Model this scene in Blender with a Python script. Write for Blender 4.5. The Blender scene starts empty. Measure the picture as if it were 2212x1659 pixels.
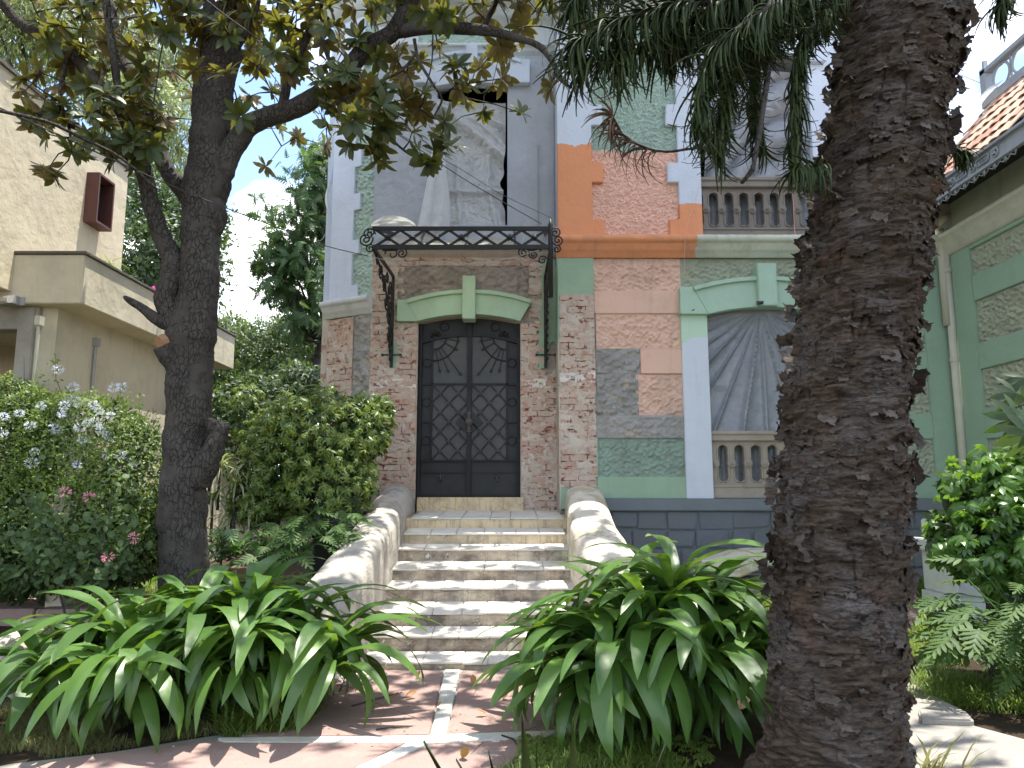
import bpy, math, random
import numpy as np
from mathutils import Vector, Matrix
random.seed(7); R=np.random.RandomState(11)
sc=bpy.context.scene
# ---------------------------------------------------------------- camera, world, sun
F=1600.0; TH=math.radians(8.13); CT,ST=math.cos(TH),math.sin(TH); ZE=1.70
cam=bpy.data.objects.new('camera',bpy.data.cameras.new('camera')); sc.collection.objects.link(cam)
cam.location=(0,0,ZE); cam.rotation_euler=(math.radians(90)+TH,0,0)
cam.data.sensor_width=36; cam.data.lens=36*F/2212; cam.data.clip_end=2000; cam.data.clip_start=.05
sc.camera=cam
SUN=Vector((.17,.09,.98)).normalized()
EL=math.asin(SUN.z); AZ=math.atan2(SUN.x,SUN.y)
w=bpy.data.worlds.new('World'); sc.world=w; w.use_nodes=True
nt=w.node_tree; nt.nodes.clear()
sky=nt.nodes.new('ShaderNodeTexSky'); sky.sky_type='NISHITA'; sky.sun_disc=False
sky.sun_elevation=EL; sky.sun_rotation=AZ; sky.altitude=2200; sky.air_density=1.0; sky.dust_density=1.0
bg=nt.nodes.new('ShaderNodeBackground'); bg.inputs[1].default_value=.095
hs=nt.nodes.new('ShaderNodeHueSaturation'); hs.inputs['Saturation'].default_value=.95; nt.links.new(sky.outputs[0],hs.inputs['Color']); nt.links.new(hs.outputs[0],bg.inputs[0])
tc=nt.nodes.new('ShaderNodeTexCoord'); mp=nt.nodes.new('ShaderNodeMapping')
mp.inputs['Scale'].default_value=(1,1,1.7); mp.inputs['Location'].default_value=(3.3,.5,2.0)
nt.links.new(tc.outputs['Generated'],mp.inputs[0])
nn=nt.nodes.new('ShaderNodeTexNoise'); nn.inputs['Scale'].default_value=2.3; nn.inputs['Detail'].default_value=7; nn.inputs['Roughness'].default_value=.55
nt.links.new(mp.outputs[0],nn.inputs['Vector'])
mr=nt.nodes.new('ShaderNodeMapRange'); mr.inputs['From Min'].default_value=.47; mr.inputs['From Max'].default_value=.60
nt.links.new(nn.outputs[0],mr.inputs[0])
bg2=nt.nodes.new('ShaderNodeBackground'); bg2.inputs[0].default_value=(1,.985,.96,1); bg2.inputs[1].default_value=.62
mx=nt.nodes.new('ShaderNodeMixShader'); nt.links.new(mr.outputs[0],mx.inputs[0]); nt.links.new(bg.outputs[0],mx.inputs[1]); nt.links.new(bg2.outputs[0],mx.inputs[2])
wo=nt.nodes.new('ShaderNodeOutputWorld'); nt.links.new(mx.outputs[0],wo.inputs[0])
sl=bpy.data.lights.new('sun','SUN'); sl.energy=2.1; sl.angle=math.radians(.53); sl.color=(1,.95,.86)
so=bpy.data.objects.new('sun',sl); sc.collection.objects.link(so); so.rotation_euler=SUN.to_track_quat('Z','Y').to_euler(); so.location=(0,0,30)
sc.view_settings.view_transform='Standard'; sc.view_settings.look='None'; sc.view_settings.exposure=2.38; sc.view_settings.gamma=1
sc.view_settings.use_curve_mapping=False
sc.cycles.max_bounces=8; sc.cycles.transparent_max_bounces=12

# ---------------------------------------------------------------- helpers
def P(px,py,D):
    u=(px-1106)/F; v=(py-829.5)/F; t=D/(CT+v*ST)
    return Vector((u*t,D,ZE+(ST-v*CT)*t))
def PXm(py,D):
    v=(py-829.5)/F; return D/(CT+v*ST)/F
def PX(px,py,X):        # point on the plane x=X
    u=(px-1106)/F; v=(py-829.5)/F; t=X/u
    return Vector((X,(CT+v*ST)*t,ZE+(ST-v*CT)*t))
def sm(t): t=min(1,max(0,t)); return t*t*(3-2*t)
def gh(x,y):
    return .40*sm((y-7.5)/3.0)*(sm((abs(x+.3)-1.9)/.8)) + .5*sm((y-12)/6)*.6
def G(px,py,z=0):
    v=(py-829.5)/F; u=(px-1106)/F; t=(z-ZE)/(ST-v*CT)
    return Vector((u*t,(CT+v*ST)*t,z))
def h3(ix,iy,iz,s):
    n=(ix.astype(np.int64)*374761393+iy.astype(np.int64)*668265263+iz.astype(np.int64)*2147483647+s*97531)&0xffffffff
    n=((n^(n>>13))*1274126177)&0xffffffff
    return ((n^(n>>16))&0xffffff)/float(0xffffff)
def vn(p,s=0):
    f=np.floor(p); i=f.astype(np.int64); t=p-f; t=t*t*(3-2*t); o=0
    for dx in (0,1):
        for dy in (0,1):
            for dz in (0,1):
                wgt=(t[:,0] if dx else 1-t[:,0])*(t[:,1] if dy else 1-t[:,1])*(t[:,2] if dz else 1-t[:,2])
                o=o+wgt*h3(i[:,0]+dx,i[:,1]+dy,i[:,2]+dz,s)
    return o*2-1
def fbm(p,o=4,s=0,g=.5):
    a=1;r=0;q=p.copy()
    for k in range(o): r=r+a*vn(q,s+k*13); q=q*2.03+17.1; a*=g
    return r
WL={}
def wl(o): return WL.get(o.name,Vector((0,0,0)))
def tag(o,label=None,cat=None,group=None,kind=None):
    if label:o['label']=label
    if cat:o['category']=cat
    if group:o['group']=group
    if kind:o['kind']=kind
    return o
def thing(name,label,cat,loc=(0,0,0),group=None):
    o=bpy.data.objects.new(name,None); sc.collection.objects.link(o); o.location=loc; o.empty_display_size=.1
    WL[o.name]=Vector(loc); return tag(o,label,cat,group)
def link(name,me,parent=None,loc=(0,0,0),rot=None,scale=None):
    o=bpy.data.objects.new(name,me); sc.collection.objects.link(o)
    loc=Vector(loc); WL[o.name]=loc.copy()
    if parent: o.parent=parent; loc=loc-wl(parent)
    o.location=loc
    if rot is not None: o.rotation_euler=rot
    if scale is not None: o.scale=scale
    return o
def npmesh(name,v,f,mat,uv=None,smooth=False):
    v=np.asarray(v,dtype=np.float32); f=np.asarray(f,dtype=np.int32)
    me=bpy.data.meshes.new(name); me.vertices.add(len(v)); me.vertices.foreach_set('co',v.ravel())
    k=f.shape[1]; me.loops.add(f.size); me.loops.foreach_set('vertex_index',f.ravel())
    me.polygons.add(len(f)); me.polygons.foreach_set('loop_start',np.arange(len(f),dtype=np.int32)*k)
    me.polygons.foreach_set('loop_total',np.full(len(f),k,dtype=np.int32))
    if smooth: me.polygons.foreach_set('use_smooth',np.ones(len(f),dtype=bool))
    if uv is not None:
        l=me.uv_layers.new(name='UVMap'); l.data.foreach_set('uv',np.asarray(uv,dtype=np.float32)[f.ravel()].ravel())
    me.update(); me.validate(); 
    if mat: me.materials.append(mat)
    return me
def npobj(name,v,f,mat,parent=None,uv=None,smooth=False,center=True):
    v=np.asarray(v,dtype=np.float64); c=Vector((0,0,0))
    if center:
        lo=v.min(0);hi=v.max(0); c=Vector(((lo[0]+hi[0])/2,(lo[1]+hi[1])/2,lo[2])); v=v-np.array(c)
    return link(name,npmesh(name,v,f,mat,uv,smooth),parent,c)
class MB:
    def __init__(s): s.v=[];s.f=[]
    def add(s,v,f):
        b=len(s.v); s.v+= [tuple(q) for q in v]; s.f+=[tuple(i+b for i in q) for q in f]; return s
    def box(s,x0,x1,y0,y1,z0,z1):
        x0,x1=min(x0,x1),max(x0,x1);y0,y1=min(y0,y1),max(y0,y1);z0,z1=min(z0,z1),max(z0,z1)
        return s.add([(x0,y0,z0),(x1,y0,z0),(x1,y1,z0),(x0,y1,z0),(x0,y0,z1),(x1,y0,z1),(x1,y1,z1),(x0,y1,z1)],
            [(0,3,2,1),(4,5,6,7),(0,1,5,4),(1,2,6,5),(2,3,7,6),(3,0,4,7)])
    def bar(s,a,b,wd,dp=None,up=(0,0,1)):     # rectangular bar from a to b
        a=Vector(a);b=Vector(b);d=(b-a).normalized();u=Vector(up)
        if abs(d.dot(u))>.95:u=Vector((0,1,0))
        r=d.cross(u).normalized();u=r.cross(d).normalized(); dp=dp or wd
        r=r*dp/2;u=u*wd/2
        return s.add([a-r-u,a+r-u,a+r+u,a-r+u,b-r-u,b+r-u,b+r+u,b-r+u],[(0,1,2,3),(7,6,5,4),(0,4,5,1),(1,5,6,2),(2,6,7,3),(3,7,4,0)])
    def tube(s,pts,rad,n=6,close=True):
        pts=[Vector(p) for p in pts]; m=len(pts)
        if not hasattr(rad,'__len__'): rad=[rad]*m
        ref=Vector((.3,.9,.1)).normalized(); b=len(s.v)
        for i,p in enumerate(pts):
            d=(pts[min(i+1,m-1)]-pts[max(i-1,0)])
            d=d.normalized() if d.length>1e-9 else Vector((0,0,1))
            r=d.cross(ref); 
            if r.length<.05: r=d.cross(Vector((1,0,0)))
            r.normalize(); u=r.cross(d)
            for k in range(n):
                a=2*math.pi*k/n; s.v.append(tuple(p+(r*math.cos(a)+u*math.sin(a))*rad[i]))
        for i in range(m-1):
            for k in range(n):
                s.f.append((b+i*n+k,b+i*n+(k+1)%n,b+(i+1)*n+(k+1)%n,b+(i+1)*n+k))
        if close: s.f.append(tuple(b+k for k in range(n))[::-1]); s.f.append(tuple(b+(m-1)*n+k for k in range(n)))
        return s
    def prism(s,poly,y0,y1):                 # polygon of (x,z), extruded along y
        n=len(poly);b=len(s.v)
        for y in (y0,y1):
            for x,z in poly: s.v.append((x,y,z))
        s.f.append(tuple(b+i for i in range(n))); s.f.append(tuple(b+n+i for i in range(n))[::-1])
        for i in range(n): j=(i+1)%n; s.f.append((b+i,b+n+i,b+n+j,b+j))
        return s
    def slab(s,poly,z0,z1):                  # polygon of (x,y), extruded along z
        n=len(poly);b=len(s.v)
        for z in (z0,z1):
            for x,y in poly: s.v.append((x,y,z))
        s.f.append(tuple(b+i for i in range(n))[::-1]); s.f.append(tuple(b+n+i for i in range(n)))
        for i in range(n): j=(i+1)%n; s.f.append((b+i,b+j,b+n+j,b+n+i))
        return s
    def cyl(s,c,r,y0,y1,n=16):               # disc with its axis along y
        return s.prism([(c[0]+r*math.cos(2*math.pi*k/n),c[1]+r*math.sin(2*math.pi*k/n)) for k in range(n)],y0,y1)
    def obj(s,name,mat,parent=None,bevel=0,smooth=False,fix=True):
        v=np.array(s.v); lo=v.min(0);hi=v.max(0); c=Vector(((lo[0]+hi[0])/2,(lo[1]+hi[1])/2,lo[2])); v=v-np.array(c)
        me=bpy.data.meshes.new(name); me.from_pydata([tuple(q) for q in v],[],s.f); 
        if fix:
            import bmesh
            bm=bmesh.new(); bm.from_mesh(me); bmesh.ops.recalc_face_normals(bm,faces=bm.faces)
            if bevel: bmesh.ops.bevel(bm,geom=[e for e in bm.edges if len(e.link_faces)==2 and e.calc_face_angle(0)>.5],offset=bevel,segments=2,affect='EDGES',clamp_overlap=True)
            bm.to_mesh(me); bm.free()
        if smooth: me.polygons.foreach_set('use_smooth',[True]*len(me.polygons))
        me.materials.append(mat); me.update()
        return link(name,me,parent,c)
# ---------------------------------------------------------------- materials
class NT:
    def __init__(s,name):
        s.m=bpy.data.materials.new(name); s.m.use_nodes=True; s.t=s.m.node_tree; s.t.nodes.clear()
        s.out=s.n('ShaderNodeOutputMaterial'); s.pos=s.n('ShaderNodeNewGeometry').outputs['Position']; s.nrm=None
    def n(s,t,**k):
        o=s.t.nodes.new(t)
        for a,b in k.items(): setattr(o,a,b)
        return o
    def l(s,a,b): s.t.links.new(a,b)
    def put(s,sock,v):
        if isinstance(v,bpy.types.NodeSocket): s.l(v,sock)
        elif hasattr(v,'__len__') and len(v)==3 and sock.type=='RGBA': sock.default_value=(*v,1)
        else: sock.default_value=v
    def noise(s,scale,detail=4,rough=.55,vec=None,sc=None,dist=0):
        o=s.n('ShaderNodeTexNoise'); o.inputs['Scale'].default_value=scale;o.inputs['Detail'].default_value=detail;o.inputs['Roughness'].default_value=rough
        o.inputs['Distortion'].default_value=dist
        v=vec or s.pos
        if sc:
            q=s.n('ShaderNodeVectorMath',operation='MULTIPLY'); s.l(v,q.inputs[0]); q.inputs[1].default_value=sc; v=q.outputs[0]
        s.l(v,o.inputs['Vector']); return o.outputs[0]
    def vor(s,scale,feat='DISTANCE_TO_EDGE',vec=None,sc=None):
        o=s.n('ShaderNodeTexVoronoi',feature=feat); o.inputs['Scale'].default_value=scale
        v=vec or s.pos
        if sc:
            q=s.n('ShaderNodeVectorMath',operation='MULTIPLY'); s.l(v,q.inputs[0]); q.inputs[1].default_value=sc; v=q.outputs[0]
        s.l(v,o.inputs['Vector']); return o.outputs[0]
    def rmp(s,f,a,b,c=0,d=1):
        o=s.n('ShaderNodeMapRange'); s.put(o.inputs[0],f)
        for i,q in enumerate((a,b,c,d)): o.inputs[i+1].default_value=q
        return o.outputs[0]
    def math(s,op,a,b=0):
        o=s.n('ShaderNodeMath',operation=op); s.put(o.inputs[0],a); s.put(o.inputs[1],b); return o.outputs[0]
    def mix(s,f,a,b,mode='MIX'):
        o=s.n('ShaderNodeMix',data_type='RGBA',blend_type=mode); s.put(o.inputs[0],f); s.put(o.inputs[6],a); s.put(o.inputs[7],b); return o.outputs[2]
    def xyz(s): 
        o=s.n('ShaderNodeSeparateXYZ'); s.l(s.pos,o.inputs[0]); return o.outputs
    def bump(s,h,d=.01,st=1):
        o=s.n('ShaderNodeBump'); o.inputs['Strength'].default_value=st; o.inputs['Distance'].default_value=d; s.l(h,o.inputs['Height'])
        if s.nrm: s.l(s.nrm,o.inputs['Normal'])
        s.nrm=o.outputs[0]; return s.nrm
    def rnd(s):
        a=s.n('ShaderNodeNewGeometry').outputs['Random Per Island']; b=s.n('ShaderNodeObjectInfo').outputs['Random']
        return s.math('FRACT',s.math('ADD',a,b))
    def pr(s,col,rough=.8,metal=0,spec=.5,**k):
        o=s.n('ShaderNodeBsdfPrincipled'); s.put(o.inputs['Base Color'],col); s.put(o.inputs['Roughness'],rough); o.inputs['Metallic'].default_value=metal
        o.inputs['Specular IOR Level'].default_value=spec
        if s.nrm: s.l(s.nrm,o.inputs['Normal'])
        return o
    def fin(s,sh): s.l(sh.outputs[0] if hasattr(sh,'outputs') else sh,s.out.inputs[0]); return s.m
def dirty(m,col,amt=.35,dirt=(.16,.14,.12)):
    a=m.noise(2.2,6,.65); c=m.mix(m.rmp(a,.45,.75,0,amt),col,dirt)
    b=m.noise(1.0,5,.6,sc=(7,7,.8)); c=m.mix(m.rmp(b,.55,.8,0,amt),c,dirt)
    return c
def plaster(name,col,var=.12,bs=25,bd=.006,dirt=.25,chip=None,rough=.85):
    m=NT(name); n1=m.noise(1.7,5,.6)
    c=m.mix(n1,tuple(x*(1-var) for x in col),tuple(min(1,x*(1+var)) for x in col)); c=dirty(m,c,dirt)
    if chip:
        k=m.rmp(m.noise(chip[1],5,.62,dist=.4),chip[2],chip[2]+.03); c=m.mix(k,c,chip[0])
        m.bump(m.math('MULTIPLY',k,-1),.006)
    sp=m.rmp(m.noise(90,2,.5),.3,.7); c=m.mix(m.math('MULTIPLY',sp,.12),c,tuple(x*.6 for x in col))
    m.bump(m.noise(bs,5,.65),bd); m.bump(m.noise(2.5,3,.5),.02)
    return m.fin(m.pr(c,rough,spec=.25))
# paint zones on the house: position decides which coat of paint a spot carries
def zoned(name,cols,zs,amp=.25,nscale=2.5,bs=25,bd=.006,dirt=.25,xz=None,chip=None):
    m=NT(name); z=m.xyz()[2]; nz=m.math('MULTIPLY',m.math('SUBTRACT',m.noise(nscale,4,.6),.5),amp); zz=m.math('ADD',z,nz)
    c=cols[0]
    for k,zt in enumerate(zs): c=m.mix(m.rmp(zz,zt,zt+.015),c,cols[k+1])
    if xz:
        xx=m.math('ADD',m.xyz()[0],nz); c=m.mix(m.rmp(xx,xz[0],xz[0]+.01),c,xz[1])
    c=dirty(m,c,dirt)
    if chip:
        k=m.rmp(m.noise(chip[1],5,.62,dist=.4),chip[2],chip[2]+.03); c=m.mix(k,c,chip[0])
    v=m.noise(1.3,4,.6); c=m.mix(m.math('MULTIPLY',v,.07),c,(.5,.5,.5))
    m.bump(m.noise(bs,5,.65),bd); m.bump(m.noise(2.5,3,.5),.02)
    return m.fin(m.pr(c,.85,spec=.25))
BLUE=(.60,.655,.745); ORANGE=(.74,.30,.14); PINK=(.86,.54,.43); MINT=(.40,.525,.455); GREEN=(.31,.43,.30); PEACH=(.70,.46,.35); GREY=(.34,.34,.33)
def ztop(py,D): return P(1106,py,D).z
DR=10.6; DW=11.2
M={}
M['blue']=plaster('blue_white_paint',BLUE,.06,18,.006,.12)
M['greyblue']=plaster('grey_blue_paint',(.43,.455,.50),.1,9,.02,.2)
M['quoinL']=zoned('quoin_paint_left',[ORANGE,BLUE],[ztop(316,DR)],.35,3,20,.006,.12,chip=((.42,.43,.43),5,.69))
M['quoinR']=zoned('quoin_paint_right',[ORANGE,BLUE],[ztop(442,DR)],.12,3,20,.006,.12)
M['rough']=zoned('rough_render_paint',[PINK,MINT],[ztop(327,DR)],.3,3,30,.004,.1)
M['rmint']=zoned('rough_mint_paint',[MINT,MINT],[99],.3,3,30,.004,.1)
M['peach']=plaster('peach_paint',PEACH,.08,25,.004,.3)
M['peachr']=zoned('peach_rough_paint',[PEACH,PEACH],[99],.1,3,35,.006,.35)
M['greenr']=zoned('green_rough_paint',[(.25,.34,.27),(.25,.34,.27)],[99],.1,3,35,.006,.4)
M['khakir']=zoned('khaki_rough_paint',[(.33,.36,.26),(.33,.36,.26)],[99],.1,3,35,.006,.35)
M['green']=plaster('green_paint',GREEN,.08,14,.006,.22)
M['archg']=plaster('arch_green_paint',(.38,.51,.35),.08,14,.006,.18,chip=((.33,.10,.05),4,.73))
M['winmint']=plaster('mint_window_paint',(.40,.55,.43),.08,14,.006,.15)
M['jamb']=zoned('window_jamb_paint',[(.60,.64,.70),(.48,.66,.50)],[ztop(740,DR)],.6,1.6,14,.005,.15)
M['wing']=plaster('wing_green_paint',(.28,.40,.29),.07,10,.005,.15)
M['cream']=plaster('cream_moulding_paint',(.58,.58,.46),.1,12,.006,.3)
M['white']=plaster('white_moulding_paint',(.62,.65,.66),.1,12,.006,.3)
M['orangem']=zoned('moulding_paint',[ORANGE,ORANGE],[99],.2,4,16,.006,.45,xz=(P(1500,535,DR).x,(.55,.58,.47)))
M['stonegrey']=plaster('grey_stone',(.33,.32,.30),.3,12,.02,.5,chip=((.42,.36,.30),3,.6))
M['frieze']=plaster('bare_rubble',(.34,.29,.25),.35,8,.03,.55)
M['plinth']=plaster('plinth_grey_paint',(.15,.165,.18),.12,8,.012,.25,chip=((.42,.31,.18),1.3,.71))
M['plinthtop']=plaster('plinth_ledge_paint',(.17,.19,.205),.12,12,.006,.2)
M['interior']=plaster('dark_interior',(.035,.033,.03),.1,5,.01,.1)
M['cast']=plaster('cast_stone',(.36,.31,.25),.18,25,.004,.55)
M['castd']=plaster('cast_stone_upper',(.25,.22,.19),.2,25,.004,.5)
M['creamwall']=plaster('cream_wall',(.66,.58,.42),.07,7,.010,.16)
M['creamwall2']=plaster('cream_wall_weathered',(.60,.54,.40),.08,7,.008,.28)
M['concrete']=plaster('stained_concrete',(.38,.35,.30),.2,12,.01,.6)
M['capdark']=plaster('mossy_coping',(.13,.12,.10),.3,20,.01,.6)
def mk_brick():
    m=NT('old_brick'); r=m.rnd(); 
    br=m.mix(r,(.40,.20,.145),(.56,.37,.28)); 
    sm_=m.mix(m.noise(3,3,.5),(.44,.36,.29),(.56,.49,.41))
    k=m.rmp(m.noise(9,6,.7),.34,.56); k2=m.rmp(m.noise(1.1,3,.6),.35,.65,.65,1)
    c=m.mix(m.math('MULTIPLY',k,k2),br,sm_)
    w=m.rmp(m.noise(17,5,.7),.62,.68); c=m.mix(m.math('MULTIPLY',w,.7),c,(.62,.58,.52))
    ch=m.rmp(m.noise(6.5,6,.68,sc=(1,1,1.8)),.60,.615); c=m.mix(ch,c,(.28,.07,.04))
    c=m.mix(m.rmp(m.noise(14,4,.6),.62,.75,0,.7),c,(.13,.105,.09))
    m.bump(m.noise(30,6,.7),.01); m.bump(m.math('MULTIPLY',ch,-1),.008)
    return m.fin(m.pr(c,.9,spec=.15))
M['brick']=mk_brick()
def mk_mortar():
    m=NT('lime_mortar'); c=m.mix(m.noise(4,6,.65),(.32,.26,.21),(.50,.43,.36)); m.bump(m.noise(22,6,.7),.02); return m.fin(m.pr(c,.95,spec=.1))
M['mortar']=mk_mortar()
def mk_step():
    m=NT('worn_step_riser'); a=m.noise(3.2,7,.68,sc=(1,1,1.6)); c=m.mix(m.rmp(a,.35,.62),(.56,.47,.35),(.17,.135,.105))
    z=m.xyz()[2]; c=m.mix(m.rmp(z,.9,1.25),c,m.mix(m.rmp(m.noise(5,6,.6),.45,.75),(.66,.52,.32),(.36,.28,.19)))
    st=m.rmp(m.noise(4,5,.6,sc=(5,5,.5)),.52,.72,0,.75); c=m.mix(st,c,(.17,.14,.11))
    cr=m.rmp(m.vor(3.5,vec=None),0,.012,1,0); cr=m.math('MULTIPLY',cr,m.rmp(m.noise(1.5,2),.5,.6)); c=m.mix(cr,c,(.06,.05,.04))
    fl=m.rmp(m.noise(9,5,.7),.6,.64); c=m.mix(fl,c,(.62,.57,.48)); m.bump(fl,.006); m.bump(m.noise(30,5,.7),.008)
    return m.fin(m.pr(c,.85,spec=.25))
M['riser']=mk_step()
M['tile']=plaster('worn_tread_tile',(.66,.62,.54),.12,30,.003,.35,chip=((.44,.36,.28),4,.66))
def mk_par(name,base,patch,thr):
    m=NT(name); c=m.mix(m.noise(2.2,5,.6),tuple(x*.85 for x in base),base)
    g=m.rmp(m.noise(2.3,6,.7),thr,thr+.05); c=m.mix(m.math('MULTIPLY',g,.75),c,patch)
    d=m.rmp(m.noise(5.5,6,.7),.60,.68,0,.8); c=m.mix(d,c,(.24,.235,.22))
    r=m.rmp(m.noise(12,4,.6),.70,.72); c=m.mix(r,c,(.36,.16,.12)); m.bump(g,-.006); m.bump(m.noise(25,6,.7),.008); m.bump(m.noise(3,3,.5),.03)
    return m.fin(m.pr(c,.85,spec=.2))
M['parL']=mk_par('parapet_grey_render',(.50,.46,.40),(.30,.28,.25),.50)
M['parR']=mk_par('parapet_flaking_paint',(.68,.61,.50),(.42,.38,.22),.53)
M['iron']=(lambda m:m.fin(m.pr(m.mix(m.noise(20,4),(.010,.010,.011),(.026,.024,.022)),.5,spec=.3)))(NT('black_iron'))
def mk_door(name,a,b,r,sp=.25):
    m=NT(name); c=m.mix(m.rmp(m.noise(2.5,6,.7),.3,.7),a,b); k=m.rmp(m.noise(45,3,.7),.66,.72,0,.5); c=m.mix(k,c,(.17,.16,.14)); m.bump(m.noise(60,3,.6),.002)
    return m.fin(m.pr(c,r,spec=sp))
M['doorp']=mk_door('door_black_sheet',(.020,.021,.020),(.040,.040,.038),.5)
M['doorg']=mk_door('door_dusty_glass',(.070,.070,.066),(.105,.105,.10),.6)
M['doorb']=mk_door('door_black_bar',(.010,.010,.011),(.022,.022,.022),.5)
M['handle']=mk_door('rusted_handle',(.07,.055,.045),(.13,.10,.085),.6)
def mk_pink():
    m=NT('pink_path_concrete'); c=m.mix(m.noise(1.8,6,.65),(.25,.16,.14),(.36,.255,.225)); c=m.mix(m.rmp(m.noise(4.5,6,.7),.52,.72,0,.8),c,(.30,.26,.22))
    s=m.rmp(m.noise(60,3,.7),.55,.7,0,.5); c=m.mix(s,c,(.16,.12,.10)); cr=m.rmp(m.vor(.9),0,.006,1,0); cr=m.math('MULTIPLY',cr,m.rmp(m.noise(.9,2),.5,.55)); c=m.mix(cr,c,(.08,.06,.05))
    m.bump(m.noise(50,5,.7),.004); m.bump(m.noise(3,3),.01); return m.fin(m.pr(c,.9,spec=.2))
M['pink']=mk_pink()
M['strip']=plaster('white_strip_concrete',(.60,.58,.52),.15,40,.004,.5)
M['greypath']=plaster('grey_path_concrete',(.30,.28,.25),.12,40,.006,.3)
M['rock']=plaster('pale_rock',(.42,.38,.32),.3,10,.03,.6)
def mk_soil():
    m=NT('soil'); c=m.mix(m.noise(6,7,.7),(.035,.025,.018),(.10,.075,.05)); m.bump(m.noise(18,8,.75),.05); return m.fin(m.pr(c,.95,spec=.1))
M['soil']=mk_soil()
def leaf(name,a,b,back=None,trans=.35,rough=.4,edge=None,stripe=0,spec=.5,tcol=None,vein=None):
    m=NT(name); r=m.rnd(); c=m.mix(r,a,b); uv=m.n('ShaderNodeUVMap').outputs[0]; s=m.n('ShaderNodeSeparateXYZ'); m.l(uv,s.inputs[0])
    ax=m.math('ABSOLUTE',m.math('SUBTRACT',s.outputs[0],.5))
    if edge: c=m.mix(m.math('MULTIPLY',m.rmp(ax,.27,.36),m.rmp(r,.2,.5)),c,edge)
    if vein: c=m.mix(m.rmp(ax,.0,.05,.8,0),c,vein)
    if stripe:
        wv=m.math('SINE',m.math('MULTIPLY',s.outputs[0],stripe*6.283)); c=m.mix(m.rmp(wv,-1,1,0,.22),c,tuple(x*.45 for x in a)); m.bump(m.noise(3,3,.5),.02)
    if back:
        bf=m.n('ShaderNodeNewGeometry').outputs['Backfacing']; c=m.mix(m.math('MULTIPLY',bf,m.rmp(r,.0,.25,.5,1)),c,back)
    p=m.pr(c,rough,spec=spec); t=m.n('ShaderNodeBsdfTranslucent')
    if tcol: m.put(t.inputs[0],tcol)
    else: m.l(m.mix(.5,c,(.40,.50,.05),'MIX'),t.inputs[0])
    x=m.n('ShaderNodeMixShader'); x.inputs[0].default_value=trans; m.l(p.outputs[0],x.inputs[1]); m.l(t.outputs[0],x.inputs[2]); return m.fin(x)
M['strap']=leaf('strap_leaf',(.045,.105,.02),(.10,.20,.038),None,.28,.38,None,7,.6,(.20,.36,.03))
M['mag']=leaf('magnolia_leaf',(.024,.042,.012),(.045,.07,.018),(.13,.085,.028),.22,.42,None,0,.4,(.34,.33,.04),vein=(.07,.08,.03))
M['plumb']=leaf('hedge_leaf',(.10,.17,.035),(.18,.27,.06),None,.35,.5,tcol=(.25,.36,.05))
M['roundl']=leaf('round_leaf',(.045,.085,.03),(.09,.14,.055),None,.25,.6,spec=.25,tcol=(.2,.3,.06),vein=(.15,.2,.12))
M['varieg']=leaf('variegated_leaf',(.05,.11,.022),(.11,.19,.035),None,.32,.4,(.30,.34,.09),tcol=(.30,.36,.05))
M['glossy']=leaf('glossy_leaf',(.04,.10,.02),(.10,.20,.035),None,.35,.28,spec=.7,tcol=(.25,.45,.04),vein=(.14,.24,.06))
M['philo']=leaf('philodendron_leaf',(.04,.08,.025),(.08,.14,.04),None,.28,.55,spec=.25,tcol=(.2,.35,.04),vein=(.14,.2,.08))
M['mid']=leaf('mid_green_leaf',(.04,.075,.022),(.075,.12,.035),None,.3,.5,tcol=(.18,.26,.05))
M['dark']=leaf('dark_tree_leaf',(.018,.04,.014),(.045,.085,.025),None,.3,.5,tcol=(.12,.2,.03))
M['jaca']=leaf('feathery_leaf',(.035,.08,.025),(.07,.13,.035),None,.28,.5,tcol=(.16,.28,.05))
M['willow']=leaf('pale_leaf',(.10,.14,.05),(.17,.21,.09),None,.4,.5,tcol=(.3,.36,.10))
M['grass']=leaf('grass_blade',(.10,.16,.03),(.19,.26,.06),None,.4,.5,tcol=(.3,.42,.06))
M['drygrass']=leaf('dry_grass_blade',(.12,.13,.04),(.26,.24,.11),None,.3,.6,tcol=(.35,.35,.12))
M['spiky']=leaf('dark_spike_leaf',(.02,.04,.02),(.035,.06,.03),None,.05,.4)
M['spider']=leaf('striped_leaf',(.16,.22,.08),(.28,.32,.16),None,.3,.45,(.55,.55,.35))
M['cord']=leaf('araucaria_cord',(.022,.038,.013),(.055,.078,.022),None,.15,.6,spec=.25,tcol=(.1,.16,.03))
M['deadc']=leaf('dead_cord',(.10,.055,.035),(.17,.10,.06),None,.05,.8)
M['fallen']=leaf('fallen_leaf',(.22,.09,.03),(.40,.20,.08),None,.15,.6)
M['petalb']=leaf('pale_blue_petal',(.62,.66,.78),(.76,.79,.88),None,.35,.6,tcol=(.75,.78,.88))
M['petalp']=leaf('pink_petal',(.72,.25,.38),(.8,.42,.5),None,.4,.6,tcol=(.9,.4,.5))
M['petalm']=leaf('magenta_petal',(.72,.06,.45),(.85,.12,.55),None,.4,.6,tcol=(.9,.1,.6))
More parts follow.
